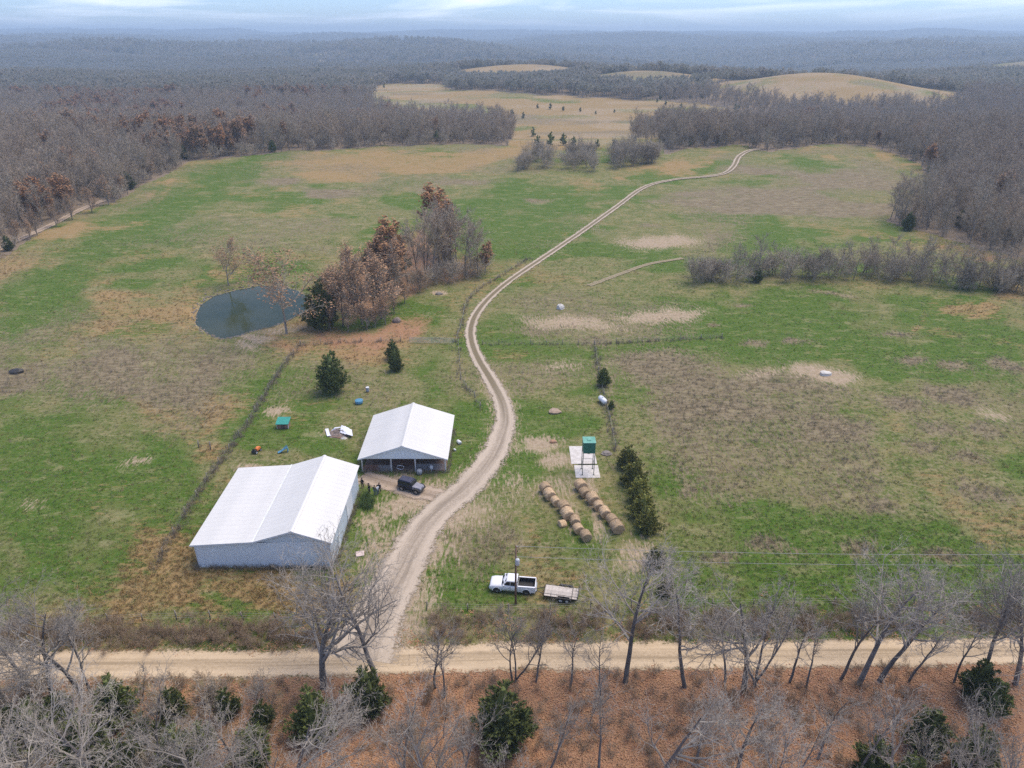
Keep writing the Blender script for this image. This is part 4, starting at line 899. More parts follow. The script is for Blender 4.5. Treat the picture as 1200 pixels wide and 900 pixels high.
BZL, BZJ, BZR, BZE = 3.85, 4.38, 6.05, 4.35
barn = thing('metal_barn', 'big white metal barn with a low lean-to on its left side', 'barn', (0, 0, 0))
def wall(name, outline, y0, y1, m, parent): b = MB(); b.prism(outline, y0, y1); return b.build(name, m, parent)
th = .08
wall('front_wall', [(BX0,-.1),(BX1,-.1),(BX1,BZE-.05),(BX0,BZL-.05)], BY0, BY0+th, MT['wall_metal'], barn)
wall('gable_panel', [(BXJ,BZJ-.2),(BX1,BZE-.2),(BX1,BZE-.03),(BXR,BZR-.05),(BXJ,BZJ-.03)], BY0-.03, BY0-.005, mat('gable_metal', (.62,.70,.73), (.58,.66,.69), .5, .5), barn)
wall('back_wall', [(BX0,-.1),(BX1,-.1),(BX1,BZE-.05),(BXR,BZR-.05),(BXJ,BZJ-.05),(BX0,BZL-.05)], BY1-th, BY1, MT['wall_metal'], barn)
ribs = MB(); nr = 20
for i in range(nr):
    x = BX0+.15+(BX1-BX0-.3)*i/(nr-1); z = np.interp(x, [BX0, BX1], [BZL-.09, BZE-.09])-.22; ribs.box(x-.02, x+.02, BY0-.012, BY0+.002, 0, z)
ribs.build('wall_ribs', MT['wall_metal'], barn)
for nm, x, z in (('left_wall', BX0, BZL), ('right_wall', BX1-th, BZE)):
    b = MB(); b.box(x, x+th, BY0+th+.003, BY1-th-.003, -.1, z-.06)
    for i in range(44):
        y = BY0+.3+(BY1-BY0-.6)*i/43; xx = x if nm == 'left_wall' else x+th; s = -1 if nm == 'left_wall' else 1
        b.box(min(xx-.003*s, xx+.022*s), max(xx-.003*s, xx+.022*s), y-.02, y+.02, 0, z-.2)
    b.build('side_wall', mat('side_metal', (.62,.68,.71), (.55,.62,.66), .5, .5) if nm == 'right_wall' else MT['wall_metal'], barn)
OY0, OY1 = BY0-.38, BY1+.25
roof_slope(barn, 'roof_panel', (BX0-.38, BZL-.02), (BXJ, BZJ), OY0, OY1, .95, MT['white_metal'])
roof_slope(barn, 'roof_panel', (BXJ+.01, BZJ), (BXR, BZR), OY0, OY1, .95, MT['white_metal'])
roof_slope(barn, 'roof_panel', (BXR+.005, BZR), (BX1+.38, BZE-.12), OY0, OY1, .95, MT['white_metal'])
b = MB(); b.prism([(BXR-.28,BZR-.02+.03),(BXR,BZR+.125),(BXR+.28,BZR-.0),(BXR+.28,BZR+.03),(BXR,BZR+.155),(BXR-.28,BZR+.06)], OY0-.02, OY1+.02); b.build('ridge_cap', MT['white_metal'], barn)
b = MB(); b.box(BXJ-.14, BXJ+.05, OY0-.01, OY1+.01, BZJ+.085, BZJ+.10); b.build('junction_flashing', MT['trim'], barn)
b = MB()
for (a, c) in (((BX0-.38,BZL-.02),(BXJ,BZJ)), ((BXJ,BZJ),(BXR,BZR)), ((BXR,BZR),(BX1+.38,BZE-.12))):
    b.prism([(a[0],a[1]-.13),(c[0],c[1]-.13),(c[0],c[1]+.1),(a[0],a[1]+.1)], OY0-.04, OY0-.015)
b.build('fascia', MT['trim'], barn)
for yy in (BY0-.015,):
    b = MB(); b.box(BX0-.015, BX0+.13, BY0-.03, BY0-.002, 0, BZL-.1); b.build('corner_trim', MT['trim'], barn)
    b = MB(); b.box(BX1-.13, BX1+.02, BY0-.03, BY0-.002, 0, BZE-.2); b.build('corner_trim', MT['trim'], barn)
for yc, w_, h_ in ((77.5, 1.0, 2.1), (84.5, 3.6, 3.3)):                       # doors in the long side
    b = MB(); b.box(BX1+.03, BX1+.07, yc-w_/2, yc+w_/2, 0, h_); d = b.build('door', MT['trim'], barn)
    k = MB(); k.box(BX1+.071, BX1+.11, yc-w_/2+.08, yc-w_/2+.14, 1.0, 1.2); k.build('handle', MT['blackmetal'], d)

SX0, SX1, SXR, SY0, SY1, SZE, SZR = -24.05, -10.55, -17.25, 96.2, 109.9, 2.72, 5.05
shed = thing('pole_shed', 'open fronted pole shed with white gable roof and pale posts', 'shed', (0, 0, 0))
roof_slope(shed, 'roof_panel', (SX0-.4, SZE-.12), (SXR-.005, SZR), SY0-.6, SY1+.3, .95, MT['white_metal'])
roof_slope(shed, 'roof_panel', (SXR+.005, SZR), (SX1+.4, SZE-.12), SY0-.6, SY1+.3, .95, MT['white_metal'])
b = MB(); b.prism([(SXR-.28,SZR+.01),(SXR,SZR+.125),(SXR+.28,SZR+.01),(SXR+.28,SZR+.04),(SXR,SZR+.155),(SXR-.28,SZR+.04)], SY0-.62, SY1+.32); b.build('ridge_cap', MT['white_metal'], shed)
wall('gable_panel', [(SX0-.1,SZE-.25),(SX1+.1,SZE-.25),(SX1+.1,SZE-.04),(SXR,SZR-.06),(SX0-.1,SZE-.04)], SY0-.1, SY0-.04, MT['wall_metal'], shed)
wall('gable_panel', [(SX0-.1,SZE-.25),(SX1+.1,SZE-.25),(SX1+.1,SZE-.04),(SXR,SZR-.06),(SX0-.1,SZE-.04)], SY1+.02, SY1+.08, MT['wall_metal'], shed)
b = MB(); b.prism([(SX0-.4,SZE-.24),(SXR,SZR-.12),(SX1+.4,SZE-.24),(SX1+.4,SZE-.04),(SXR,SZR+.08),(SX0-.4,SZE-.04)], SY0-.64, SY0-.615); b.build('fascia', MT['trim'], shed)
wall('back_wall', [(SX0,-.1),(SX1,-.1),(SX1,SZE-.26),(SX0,SZE-.26)], SY1-.1, SY1-.02, MT['box_wood'], shed)
for x in (SX0, SX1-.06):
    b = MB(); b.box(x, x+.06, SY0+4.6, SY1-.12, -.1, SZE-.3); b.build('side_wall', MT['wall_metal'], shed)
for y in (SY0, SY0+4.5, SY0+9):
    for x in (SX0+.1, -19.3, -15.45, SX1-.1):
        b = MB(); b.box(x-.1, x+.1, y-.03, y+.16, -.2, SZE-.26); b.build('post', MT['pale_post'] if y == SY0 else MT['post_wood'], shed)
b = MB(); b.box(SX0, SX1, SY0+.17, SY0+.22, SZE-.5, SZE-.26); b.build('header_beam', MT['post_wood'], shed)
b = MB(); b.bar((SX1-.75, SY0+.05, SZE-.3), (SX1-.15, SY0+.05, 1.5), .05); b.build('knee_brace', MT['pale_post'], shed)
b = MB(); b.box(SX0+.05, SX1-.05, SY0+.2, SY1-.15, -.02, .035); struct(b.build('shed_floor', mat('shed_dirt', (.20,.135,.10), (.14,.09,.065), .8, .95, bmp=.3), shed), 'structure') if False else b.build('dirt_floor', mat('shed_dirt', (.20,.135,.10), (.14,.09,.065), .8, .95, bmp=.3), shed)
pipe_gate('cattle_gate', 2.5, 1.25, MT['rust_pipe'], 6, None, (SX0+.25, SY0-.12, 0), 0, 'rusty red pipe panel closing the left end of the open shed')
pipe_gate('cattle_gate', 2.0, 1.25, MT['steel'], 6, None, (-21.4, SY0-.12, 0), 0, 'grey pipe panel next to the rusty red one in the open shed')
pipe_gate('cattle_gate', 3.6, 1.2, MT['rust_pipe'], 5, None, (-19.15, SY0+1.4, 0), .06, 'brown pipe panel set back in the middle bay of the shed')
pipe_gate('cattle_gate', 4.4, 1.2, MT['steel'], 6, None, (-15.25, SY0+.32, 0), 0, 'grey pipe panel across the right bay of the shed')
# loop of white hose hung on the middle bay, feed tub, board
hb = MB(); hb.tube([(.55*math.cos(a), 0, .75+.42*math.sin(a)+.05*math.cos(3*a)) for a in np.linspace(0, 6.283, 21)], .03, 5, cap=False); hb.tube([(.5*math.cos(a)+.08, .05, .72+.36*math.sin(a)) for a in np.linspace(0, 6.283, 21)], .03, 5, cap=False)
o = hb.build('hose_coil', MT['cl_white'], smooth=True); o.location = (-17.9, SY0+.05, 0); tag(o, 'pale coil of hose hanging in the middle bay of the shed', 'hose')
def lathe(prof, n=14): 
    m = MB(); m.loft([[(r*math.cos(6.2832*j/n), r*math.sin(6.2832*j/n), z) for j in range(n)] for r, z in prof]); return m
o = lathe([(.30,0),(.42,.05),(.46,.5),(.44,.75),(.30,.9),(.12,.95)]).build('feed_barrel', MT['grey_plastic'], smooth=True); o.location = (-14.75, SY0-.75, 0); tag(o, 'pale grey feed barrel at a front post of the open shed', 'barrel')
b = MB(); b.box(-.22, .22, -.03, .03, .5, 1.15); b.box(-.03, .03, -.028, .028, 0, .5); o = b.build('sign_board', MT['cl_white'], bevel=.01); o.location = (-12.9, SY0-.02, 0); tag(o, 'small blank white board on the right bay panel of the shed', 'board')

# ------------------------------------------------------------------ vehicles (length along x, nose at +x)
def wheel(parent, x, y, r, w=.26, rim='alloy'):
    def ring(rr, yy): return [(x+rr*math.cos(a), yy, r+rr*math.sin(a)) for a in np.linspace(0, 6.2832, 21)[:-1]]
    t = MB(); t.loft([ring(r*.6, y-w/2), ring(r*.93, y-w/2), ring(r, y-w*.32), ring(r, y+w*.32), ring(r*.93, y+w/2), ring(r*.6, y+w/2)], cap=False)
    wh = t.build('wheel', MT['rubber'], parent, True)
    s = 1 if y > 0 else -1; yo = y+s*w*.42
    m = MB(); m.loft([ring(r*.62, y-s*w*.3), ring(r*.62, yo), ring(r*.5, yo-s*.03), ring(r*.2, yo-s*.01), ring(r*.1, yo+s*.015)])
    m.build('rim', MT[rim], wh, True)
def quad(parent, name, pts, m):
    b = MB(); n = (Vector(pts[1])-Vector(pts[0])).cross(Vector(pts[2])-Vector(pts[0])).normalized()
    if n.dot(sum((Vector(p) for p in pts), Vector())/len(pts)-Vector((0,0,1.0))) < 0: n = -n
    k = len(pts); b.add([Vector(p)+n*.012 for p in pts]+[Vector(p)-n*.02 for p in pts], [tuple(range(k)), tuple(range(2*k-1, k-1, -1))]+[(j, (j+1) % k, k+(j+1) % k, k+j) for j in range(k)])
    return b.build(name, m, parent)
def side_profile(half_w, xs_, top, bot, tuck=.1, crown=.04):
    """rings across the car from back to nose: tucked-in sills, slightly domed top"""
    rings = []
    for x, zt, zb, w in zip(xs_, top, bot, half_w):
        rings.append([(x, -w+tuck*.5, zb), (x, -w, zb+(zt-zb)*.35), (x, -w+.015, zb+(zt-zb)*.75), (x, -w+.09, zt-.03), (x, -w*.5, zt+crown*.6), (x, 0, zt+crown), (x, w*.5, zt+crown*.6), (x, w-.09, zt-.03), (x, w-.015, zb+(zt-zb)*.75), (x, w, zb+(zt-zb)*.35), (x, w-tuck*.5, zb)])
    return rings
def arch(parent, x, y, r, z, m):
    s = 1 if y > 0 else -1; b = MB(); a = np.linspace(0, math.pi, 11)
    b.loft([[(x+(r+dr)*math.cos(t), y+s*dy, z+(r+dr)*math.sin(t)) for t in a] for dr, dy in ((0,-.25),(0,.02),(.07,.03),(.09,-.01))], cap=False)
    # (open band around the wheel)
    return b
def wheel_arch(parent, x, y, r, z, m):
    s = 1 if y > 0 else -1; b = MB(); a = np.linspace(-.12, math.pi+.12, 13); prof = ((-.02,-.12),(-.02,.025),(.06,.03),(.085,-.02))
    vs = [(x+(r+dr)*math.cos(t), y+s*dy, z+(r+dr)*math.sin(t)) for t in a for dr, dy in prof]
    b.add(vs, [(i*4+j, i*4+j+1, (i+1)*4+j+1, (i+1)*4+j) for i in range(12) for j in range(3)]); b.build('wheel_arch', m, parent, True)
    d = MB(); d.add([(x, y+s*.006, z)]+[(x+(r-.01)*math.cos(t), y+s*.006, z+(r-.01)*math.sin(t)) for t in np.linspace(-.35, math.pi+.35, 15)], [(0, i, i+1) for i in range(1, 15)]); d.build('wheel_well', MT['blackmetal'], parent)

def pickup(loc, rz):
    t = thing('pickup_truck', 'white four-door pickup truck with open black bed, parked on the grass', 'truck', loc, rz)
    # front body and lower cab: x from -.62 (cab back) to 2.9 (nose)
    xs_ = [-.68,-.6,.6,1.25,1.4,2.3,2.72,2.88,2.93]; top = [1.24,1.25,1.27,1.28,1.25,1.20,1.12,.98,.8]; bot = [.42,.42,.42,.42,.42,.42,.4,.42,.5]; hw = [.98,.99,1.0,1.0,1.0,.99,.96,.9,.82]
    b = MB(); b.loft(side_profile(hw, xs_, top, bot)); b.build('body', MT['carwhite'], t, True)
    # bed: hollow box
    b = MB()
    for s in (-1, 1):
        b.loft([[(x, s*(w_), .45), (x, s*(w_+.0), 1.0), (x, s*(w_-.02), 1.3), (x, s*.80, 1.3), (x, s*.80, .45)] for x, w_ in ((-2.85, .955), (-2.7, .985), (-.69, .99))])
    b.box(-2.74, -.69, -.80, .80, .55, .66); b.box(-2.87, -2.79, -.80, .80, .55, 1.28); bd = b.build('truck_bed', MT['carwhite'], t)
    b = MB(); b.box(-2.785, -.72, -.79, .79, .662, .70); b.box(-2.785, -.72, .72, .795, .70, 1.31); b.box(-2.785, -.72, -.795, -.72, .70, 1.31); b.box(-.76, -.70, -.79, .79, .70, 1.30); b.box(-2.785, -2.73, -.72, .72, .7, 1.29); b.build('bed_liner', MT['bedliner'], bd)
    # greenhouse
    def ring(x0, x1, w0, z): return [(x0, -w0, z), (x1, -w0+.02, z), (x1+.06, 0, z), (x1, w0-.02, z), (x0, w0, z), (x0-.01, 0, z)]
    b = MB(); b.loft([ring(-.64, 1.36, .93, 1.24), ring(-.60, 1.05, .85, 1.62), ring(-.56, .72, .76, 1.86), ring(-.46, .60, .66, 1.93), ring(-.1, .3, .3, 1.95)]); cab = b.build('cab', MT['carwhite'], t, False)
    quad(t, 'windshield', [(1.37,-.80,1.31),(1.37,.80,1.31),(.80,.68,1.83),(.80,-.68,1.83)], MT['glass'])
    quad(t, 'rear_window', [(-.655,-.70,1.36),(-.655,.70,1.36),(-.585,.62,1.78),(-.585,-.62,1.78)], MT['glass'])
    for s in (-1, 1):
        quad(t, 'side_window', [(1.12,s*.915,1.33),(.32,s*.93,1.33),(.32,s*.80,1.80),(.68,s*.79,1.80)], MT['glass'])
        quad(t, 'side_window', [(.24,s*.93,1.33),(-.52,s*.93,1.33),(-.50,s*.81,1.78),(.24,s*.80,1.80)], MT['glass'])
        b = MB(); b.box(1.0, 1.18, s*1.02-.09+s*.04, s*1.02+.09+s*.04, 1.28, 1.46); b.build('mirror', MT['carwhite'], t, bevel=.03)
        b = MB(); b.box(2.62, 2.84, s*.82-.12, s*.82+.12, .86, 1.02); b.build('headlight', MT['lamp_clear'], t, bevel=.03)
        b = MB(); b.box(-2.89, -2.78, s*.86-.08, s*.86+.08, .86, 1.2); b.build('taillight', MT['lamp_red'], t, bevel=.02)
        for x, z in ((.34, 1.06), (-.5, 1.06)):
            b = MB(); b.box(x-.1, x+.1, s*1.0-.02, s*1.0+.02, z-.02, z+.02); b.build('door_handle', MT['steel'], t)
        b = MB(); b.box(.27, .285, s*1.0-.006, s*1.0+.006, .5, 1.24); b.build('door_seam', MT['blackmetal'], t)
        for x in (1.98, -1.72): wheel(t, x, s*.86, .41, .28); wheel_arch(t, x, s*.985, .49, .44, MT['carwhite'])
    b = MB(); b.box(2.80, 3.0, -.84, .84, .48, .68); b.build('bumper', MT['steel'], t, bevel=.04)
    b = MB(); b.box(-3.0, -2.86, -.84, .84, .5, .68); b.build('bumper', MT['steel'], t, bevel=.03)
    b = MB(); b.box(2.885, 2.945, -.58, .58, .76, 1.0); b.build('grille', MT['blackmetal'], t, bevel=.02)
    b = MB(); b.box(-2.6, 2.6, -.7, .7, .34, .5); b.build('chassis', MT['blackmetal'], t)
    return t
def jeep(loc, rz):
    t = thing('off_road_vehicle', 'black boxy off-road vehicle parked in front of the open shed', 'car', loc, rz)
    b = MB(); b.loft(side_profile([.78,.8,.8,.8], [-1.95,-1.9,.55,.62], [1.15,1.16,1.16,1.16], [.5,.5,.5,.55])); b.build('body', MT['carblack'], t)
    b = MB(); b.loft([[(x, -w, .6), (x, -w, z-.05), (x, -w+.1, z), (x, w-.1, z), (x, w, z-.05), (x, w, .6)] for x, w, z in ((.60,.72,1.17),(.75,.72,1.17),(1.85,.60,1.08),(1.92,.58,1.0))]); b.build('hood', MT['hood_reflection'], t)
    b = MB(); b.loft([[(x0, -w, z), (x1, -w, z), (x1, w, z), (x0, w, z)] for x0, x1, w, z in ((-1.92,.60,.78,1.15),(-1.86,.36,.72,1.72),(-1.78,.26,.66,1.80))]); b.build('cab', MT['carblack'], t)
    b = MB(); b.box(-1.72, .2, -.62, .62, 1.797, 1.83); b.build('roof', mat('jeep_roof', (.035,.037,.06), (.06,.06,.09), 2, .4), t, bevel=.02)
    quad(t, 'windshield', [(.585,-.66,1.22),(.585,.66,1.22),(.40,.62,1.66),(.40,-.62,1.66)], MT['glass'])
    quad(t, 'rear_window', [(-1.91,-.58,1.25),(-1.91,.58,1.25),(-1.87,.56,1.66),(-1.87,-.56,1.66)], MT['glass'])
    for s in (-1, 1):
        quad(t, 'side_window', [(.44,s*.765,1.22),(-.38,s*.765,1.22),(-.38,s*.73,1.66),(.30,s*.73,1.66)], MT['glass'])
        quad(t, 'side_window', [(-.46,s*.765,1.22),(-1.75,s*.765,1.22),(-1.72,s*.73,1.66),(-.46,s*.73,1.66)], MT['glass'])
        for x in (1.32, -1.22):
            wheel(t, x, s*.80, .40, .27)
            b = MB(); b.loft([[(x+dx, s*.62, z), (x+dx, s*.98, z-.02), (x+dx, s*.98, z-.07), (x+dx, s*.62, z-.05)] for dx, z in ((-.56,.70),(-.42,.90),(-.2,.97),(.2,.97),(.42,.88),(.56,.66))]); b.build('fender', MT['rubber'], t)
        b = MB(); b.loft([[(1.90+dx, s*.38+.1*math.cos(a)*k, .88+.1*math.sin(a)*k) for a in np.linspace(0, 6.283, 11)[:-1]] for dx, k in ((0,1),(.05,1),(.06,.7))]); b.build('headlight', MT['lamp_clear'], t, True)
        b = MB(); b.box(.28, .42, s*.93-.1, s*.93+.1, 1.22, 1.4); b.build('mirror', MT['carblack'], t, bevel=.02)
        b = MB(); b.box(-1.99, -1.93, s*.7-.06, s*.7+.06, .82, 1.02); b.build('taillight', MT['lamp_red'], t)
        b = MB(); b.box(-.8, .8, s*.82-.06, s*.82+.06, .42, .5); b.build('side_step', MT['blackmetal'], t)
    b = MB(); b.box(1.93, 2.12, -.82, .82, .52, .68); b.build('bumper', MT['blackmetal'], t, bevel=.02)
    b = MB(); b.box(-2.08, -1.96, -.8, .8, .52, .66); b.build('bumper', MT['blackmetal'], t, bevel=.02)
    b = MB(); b.loft([[(-2.0-dx, .37*k*math.cos(a), .98+.37*k*math.sin(a)) for a in np.linspace(0, 6.283, 19)[:-1]] for dx, k in ((0,.9),(.05,1),(.2,1),(.25,.9),(.25,.5))]); b.build('spare_wheel', MT['rubber'], t, True)
    b = MB(); b.box(-1.8, 1.8, -.5, .5, .42, .55); b.build('chassis', MT['blackmetal'], t)
    b = MB(); b.tube([(.62,.72,1.18), (.52,.72,1.75)], .012, 4); b.build('antenna', MT['blackmetal'], t)
    return t
def trailer(loc, rz):
    t = thing('flatbed_trailer', 'flatbed utility trailer with pale plank deck and dark rails, behind the pickup', 'trailer', loc, rz)
    L0, L1, w = -2.15, 1.95, .98
    n = 9
    pb = MB(); pb.box(L0, L1, -w/n+.012, w/n-.012, .60, .645); me = None
    for i in range(n):
        y = -w+(2*i+1)*w/n
        if me is None: o = pb.build('plank', MT['plank'], t); me = o.data
        else: o = link('plank', me, t)
        o.location = (0, y, 0)
    b = MB(); b.box(L0-.03, L1+.03, -w-.06, -w-.005, .48, .66); b.box(L0-.03, L1+.03, w+.005, w+.06, .48, .66); b.box(L1+.003, L1+.06, -w, w, .48, .66); b.box(L0-.06, L0-.003, -w, w, .48, .66)
    for x in np.linspace(L0+.3, L1-.3, 6): b.box(x-.03, x+.03, -w, w, .49, .59)
    b.build('frame', MT['blackmetal'], t)
    for s in (1,):
        b = MB(); b.bar((L0, s*(w+.03), 1.02), (L1, s*(w+.03), 1.02), .03)
        for x in np.linspace(L0, L1, 6): b.bar((x, s*(w+.03), .6), (x, s*(w+.03), 1.02), .025)
        b.build('side_rail', MT['blackmetal'], t)
    b = MB(); b.box(-1.25, .2, w+.09, w+.14, .67, .95); b.build('side_board', MT['blackmetal'], t)
    b = MB(); b.box(-1.52, -1.44, -w, w, .646, .69); b.build('crossbar', MT['blackmetal'], t)
    b = MB(); b.bar((L0-.04, -w, .62), (L0-.12, -w, 1.05), .025); b.bar((L0-.04, w, .62), (L0-.12, w, 1.05), .025); b.bar((L0-.12, -w, 1.05), (L0-.12, w, 1.05), .025); b.build('tailgate', MT['blackmetal'], t)
    for s in (-1, 1):
        for x in (-.15, -.95): wheel(t, x, s*(w+.2), .34, .2, 'trim')
        b = MB(); b.loft([[(x, s*(w+.065), z), (x, s*(w+.34), z), (x, s*(w+.34), z+.03), (x, s*(w+.065), z+.03)] for x, z in ((-1.45,.55),(-1.2,.76),(.1,.76),(.35,.55))]); b.build('fender', MT['blackmetal'], t)
    b = MB(); b.bar((L1+.03, -.7, .55), (L1+1.25, -.02, .52), .045); b.bar((L1+.03, .7, .55), (L1+1.25, .02, .52), .045); b.bar((L1+1.2, 0, .52), (L1+1.5, 0, .52), .05); b.bar((L1+1.05, 0, .1), (L1+1.05, 0, .8), .035); b.build('tongue', MT['blackmetal'], t)
    return t
tx, ty_ = P0(600, 693); hd = math.pi-.11
pickup((.15, 69.3, 0), hd)
trailer((6.05, 68.05, 0), hd-.08)
jeep((-15.5, 91.15, 0), -.42)

# ------------------------------------------------------------------ utility pole and wires
pole = thing('utility_pole', 'brown wooden utility pole with grey transformer between the pickup and the road', 'pole', (.45, 66.6, 0))
b = MB(); b.tube([(0,0,-.5), (0,0,4.5), (.03,0,9.0)], [.14,.125,.10], 9); b.build('shaft', MT['pole_wood'], pole, True)
o = lathe([(.12,-.06),(.24,0),(.26,.1),(.26,.75),(.22,.84),(.06,.9)]).build('transformer', MT['transformer'], pole, True); o.location = (.2, -.30, 6.45)
b = MB(); b.box(-.04, .04, -.25, .05, .2, .3); o2 = b.build('bracket', MT['steel'], pole); o2.location = (.12, .0, 6.6)
for z in (8.85, 7.3):
    o = lathe([(.03,0),(.07,.03),(.04,.07),(.07,.11),(.03,.16)], 8).build('insulator', MT['transformer'], pole, True); o.location = (.12, 0, z)
END = Vector((96, 66.2, 0))
for z, nm in ((8.98, 'upper'), (7.42, 'lower')):
    b = MB(); A = Vector((.6, 66.6, z)); B = END+Vector((0,0,z))
    b.tube([A.lerp(B, s)-Vector((0,0,1.1*4*s*(1-s))) for s in np.linspace(0, 1, 40)], .03, 4)
    tag(b.build('power_line', MT['cable']), nm+' thin power line running from the utility pole across the pasture', 'wire')
far_pole = thing('utility_pole', 'brown utility pole carrying the far end of the power lines', 'pole', (96.1, 66.2, 0))
b = MB(); b.tube([(0,0,-.5), (0,0,4.5), (.03,0,9.2)], [.17,.15,.115], 9); b.build('shaft', MT['pole_wood'], far_pole, True)
b = MB(); b.box(-.05, .05, -.9, .9, 8.3, 8.45); b.build('cross_arm', MT['pole_wood'], far_pole)

# ------------------------------------------------------------------ hay bales
def bale_mesh(seed):
    rng = random.Random(seed); m = MB(); n = 22; rings = []; hl, r0 = .70, .80
    for x, k in ((-hl-.02,.15),(-hl,.55),(-hl+.01,.88),(-hl+.07,.985),(-.4,1.0),(-.2,.985),(0,1.0),(.2,.985),(.4,1.0),(hl-.07,.985),(hl-.01,.88),(hl,.55),(hl+.02,.15)):
        rings.append([(x, r0*k*math.cos(a)*(1+rng.gauss(0,.014)), max(-.77, r0*k*math.sin(a)*(.95+rng.gauss(0,.014)))) for a in np.linspace(0, 6.2832, n+1)[:-1]])
    m.loft(rings)
    for q in range(260):
        a = rng.uniform(-.6, 3.75); x = rng.uniform(-hl, hl); p = Vector((x, r0*math.cos(a), r0*.95*math.sin(a))); d = Vector((rng.gauss(0,.4), math.cos(a)*.35-math.sin(a)*rng.choice((-1,1)), math.sin(a)*.35+math.cos(a)*rng.uniform(-1,1))).normalized()
        s = perp(d, rng)*.012; m.add([p-s, p+s, p+d*rng.uniform(.12,.3)], [(0,1,2)])
    return m.mesh('bale', MT['hay'])
bms = [bale_mesh(i) for i in range(4)]
ORD = ['first', 'second', 'third', 'fourth', 'fifth', 'sixth', 'seventh', 'eighth']
rb = random.Random(5)
for (a, e, nb, nm) in (((5.3,90.6), (10.05,79.0), 8, 'the row nearer the farm track'), ((10.6,91.2), (14.75,80.9), 7, 'the row nearer the golden cedars')):
    A, E_ = Vector((*a, 0)), Vector((*e, 0)); ang = math.atan2(E_.y-A.y, E_.x-A.x); sd = Vector((-math.sin(ang), math.cos(ang), 0))
    for i in range(nb):
        p = A.lerp(E_, i/(nb-1))+sd*rb.gauss(0, .15); o = link('hay_bale', bms[(i*3+nb) % 4]); s = rb.uniform(.86, 1.08)
        o.location = (p.x, p.y, .75*s); o.rotation_euler = (rb.uniform(-.2,.2), rb.gauss(0,.05), ang+rb.gauss(0,.14)); o.scale = (s*rb.uniform(.95,1.1), s*rb.uniform(.95,1.08), s)
        tag(o, f'round tan hay bale, {ORD[nb-1-i]} from the road in {nm}', 'hay bale', 'round hay bales')
o = tag(link('hay_bale', bms[1]), 'slumped orange brown clump of hay leaning on the bale row by the farm track', 'hay'); o.location = (7.2, 82.3, .3); o.scale = (.75, .75, .5); o.rotation_euler = (.3, .2, .5)

# ------------------------------------------------------------------ green tank on a tall stand, pad
stand = thing('feed_tank', 'green box tank on tall thin legs over a concrete pad', 'feed tank', (12.1, 96.1, 0))
b = MB(); b.box(-.95, .95, -.95, .95, 4.0, 5.9); b.build('tank', MT['green_tank'], stand, bevel=.05)
b = MB(); b.box(-1.0, 1.0, -1.0, 1.0, 5.905, 5.98); b.box(-.3, .3, -.3, .3, 5.981, 6.06); b.build('lid', MT['green_top'], stand, bevel=.02)
b = MB(); b.loft([[(-.6,-.6,4.0),(.6,-.6,4.0),(.6,.6,4.0),(-.6,.6,4.0)], [(-.12,-.12,3.45),(.12,-.12,3.45),(.12,.12,3.45),(-.12,.12,3.45)]]); b.build('hopper', MT['green_tank'], stand)
for sx in (-1, 1):
    for sy in (-1, 1):
        b = MB(); b.bar((sx*.9, sy*.9, 0), (sx*.9, sy*.9, 4.2), .06, 6); b.box(sx*.9-.12, sx*.9+.12, sy*.9-.12, sy*.9+.12, .03, .05); b.build('leg', MT['green_leg'], stand)
for k, (a, c) in enumerate((((-.9,-.9),(.9,-.9)), ((-.9,.9),(.9,.9)), ((-.9,-.9),(-.9,.9)), ((.9,-.9),(.9,.9)))):
    b = MB(); b.bar((*a, 1.9), (*c, 1.9), .03); b.build('brace', MT['green_leg'], stand)
pad = thing('concrete_pad', 'pale concrete pad of two slabs under the green tank', 'slab', (12.0, 99.4, 0))
b = MB(); b.box(-1.9, 2.0, -5.0, -1.35, -.1, .04); b.build('slab', MT['concrete'], pad, bevel=.02)
b = MB(); b.box(-2.3, 1.9, -.95, 4.6, -.1, .045); b.build('slab', MT['concrete'], pad, bevel=.02)
lg = MB(); lg.bar((-1.2,-1.1,.07), (1.6,-1.02,.07), .06, 7); o = lg.build('timber', MT['post_wood'], smooth=True); o.location = (12.0, 99.4, 0); tag(o, 'dark timber lying across the gap in the concrete pad', 'timber')
def rock(name, label, cat, loc, s, m, seed, group=None):
    bm = bmesh.new(); bmesh.ops.create_icosphere(bm, subdivisions=2, radius=1); rg = random.Random(seed); k = [rg.uniform(0, 6) for _ in range(6)]
    for v in bm.verts:
        f = 1+.18*math.sin(3*v.co.x+k[0])+.14*math.sin(4*v.co.y+k[1])+.12*math.sin(5*v.co.z+k[2]); v.co = Vector((v.co.x*f*s[0], v.co.y*f*s[1], max(-.25, v.co.z*f)*s[2]))
    me = bpy.data.meshes.new(name); bm.to_mesh(me); bm.free(); me.materials.append(m); o = link(name, me); o.location = loc
    return tag(o, label, cat, group) if label else o
rock('boulder', 'flat grey boulder on the cedar side of the concrete pad', 'rock', (15.8, 101.6, .1), (1.0,.7,.3), MT['stone'], 3)
x, y = P0(968, 439); rock('boulder', 'pale limestone boulder on bare ground in the weedy pasture', 'rock', (x, y, .1), (1.2,.8,.7), MT['pale_stone'], 5)
x, y = P0(657, 362); rock('boulder', 'pale rock in the weeds above the cross fence', 'rock', (x, y, .1), (1.2,.9,.9), MT['pale_stone'], 7)
x, y = P0(515, 345); rock('boulder', 'grey rock in the tan ring between grove and farm track', 'rock', (x, y, .1), (1.0,.8,.5), MT['stone'], 9)
x, y = P0(651, 483); rock('dirt_heap', 'low heap of pale dirt between the farm track and the propane tank', 'dirt', (x, y, .0), (1.3,1.0,.5), mat('heap_dirt', (.36,.27,.20), (.27,.2,.14), 2, .95), 11)
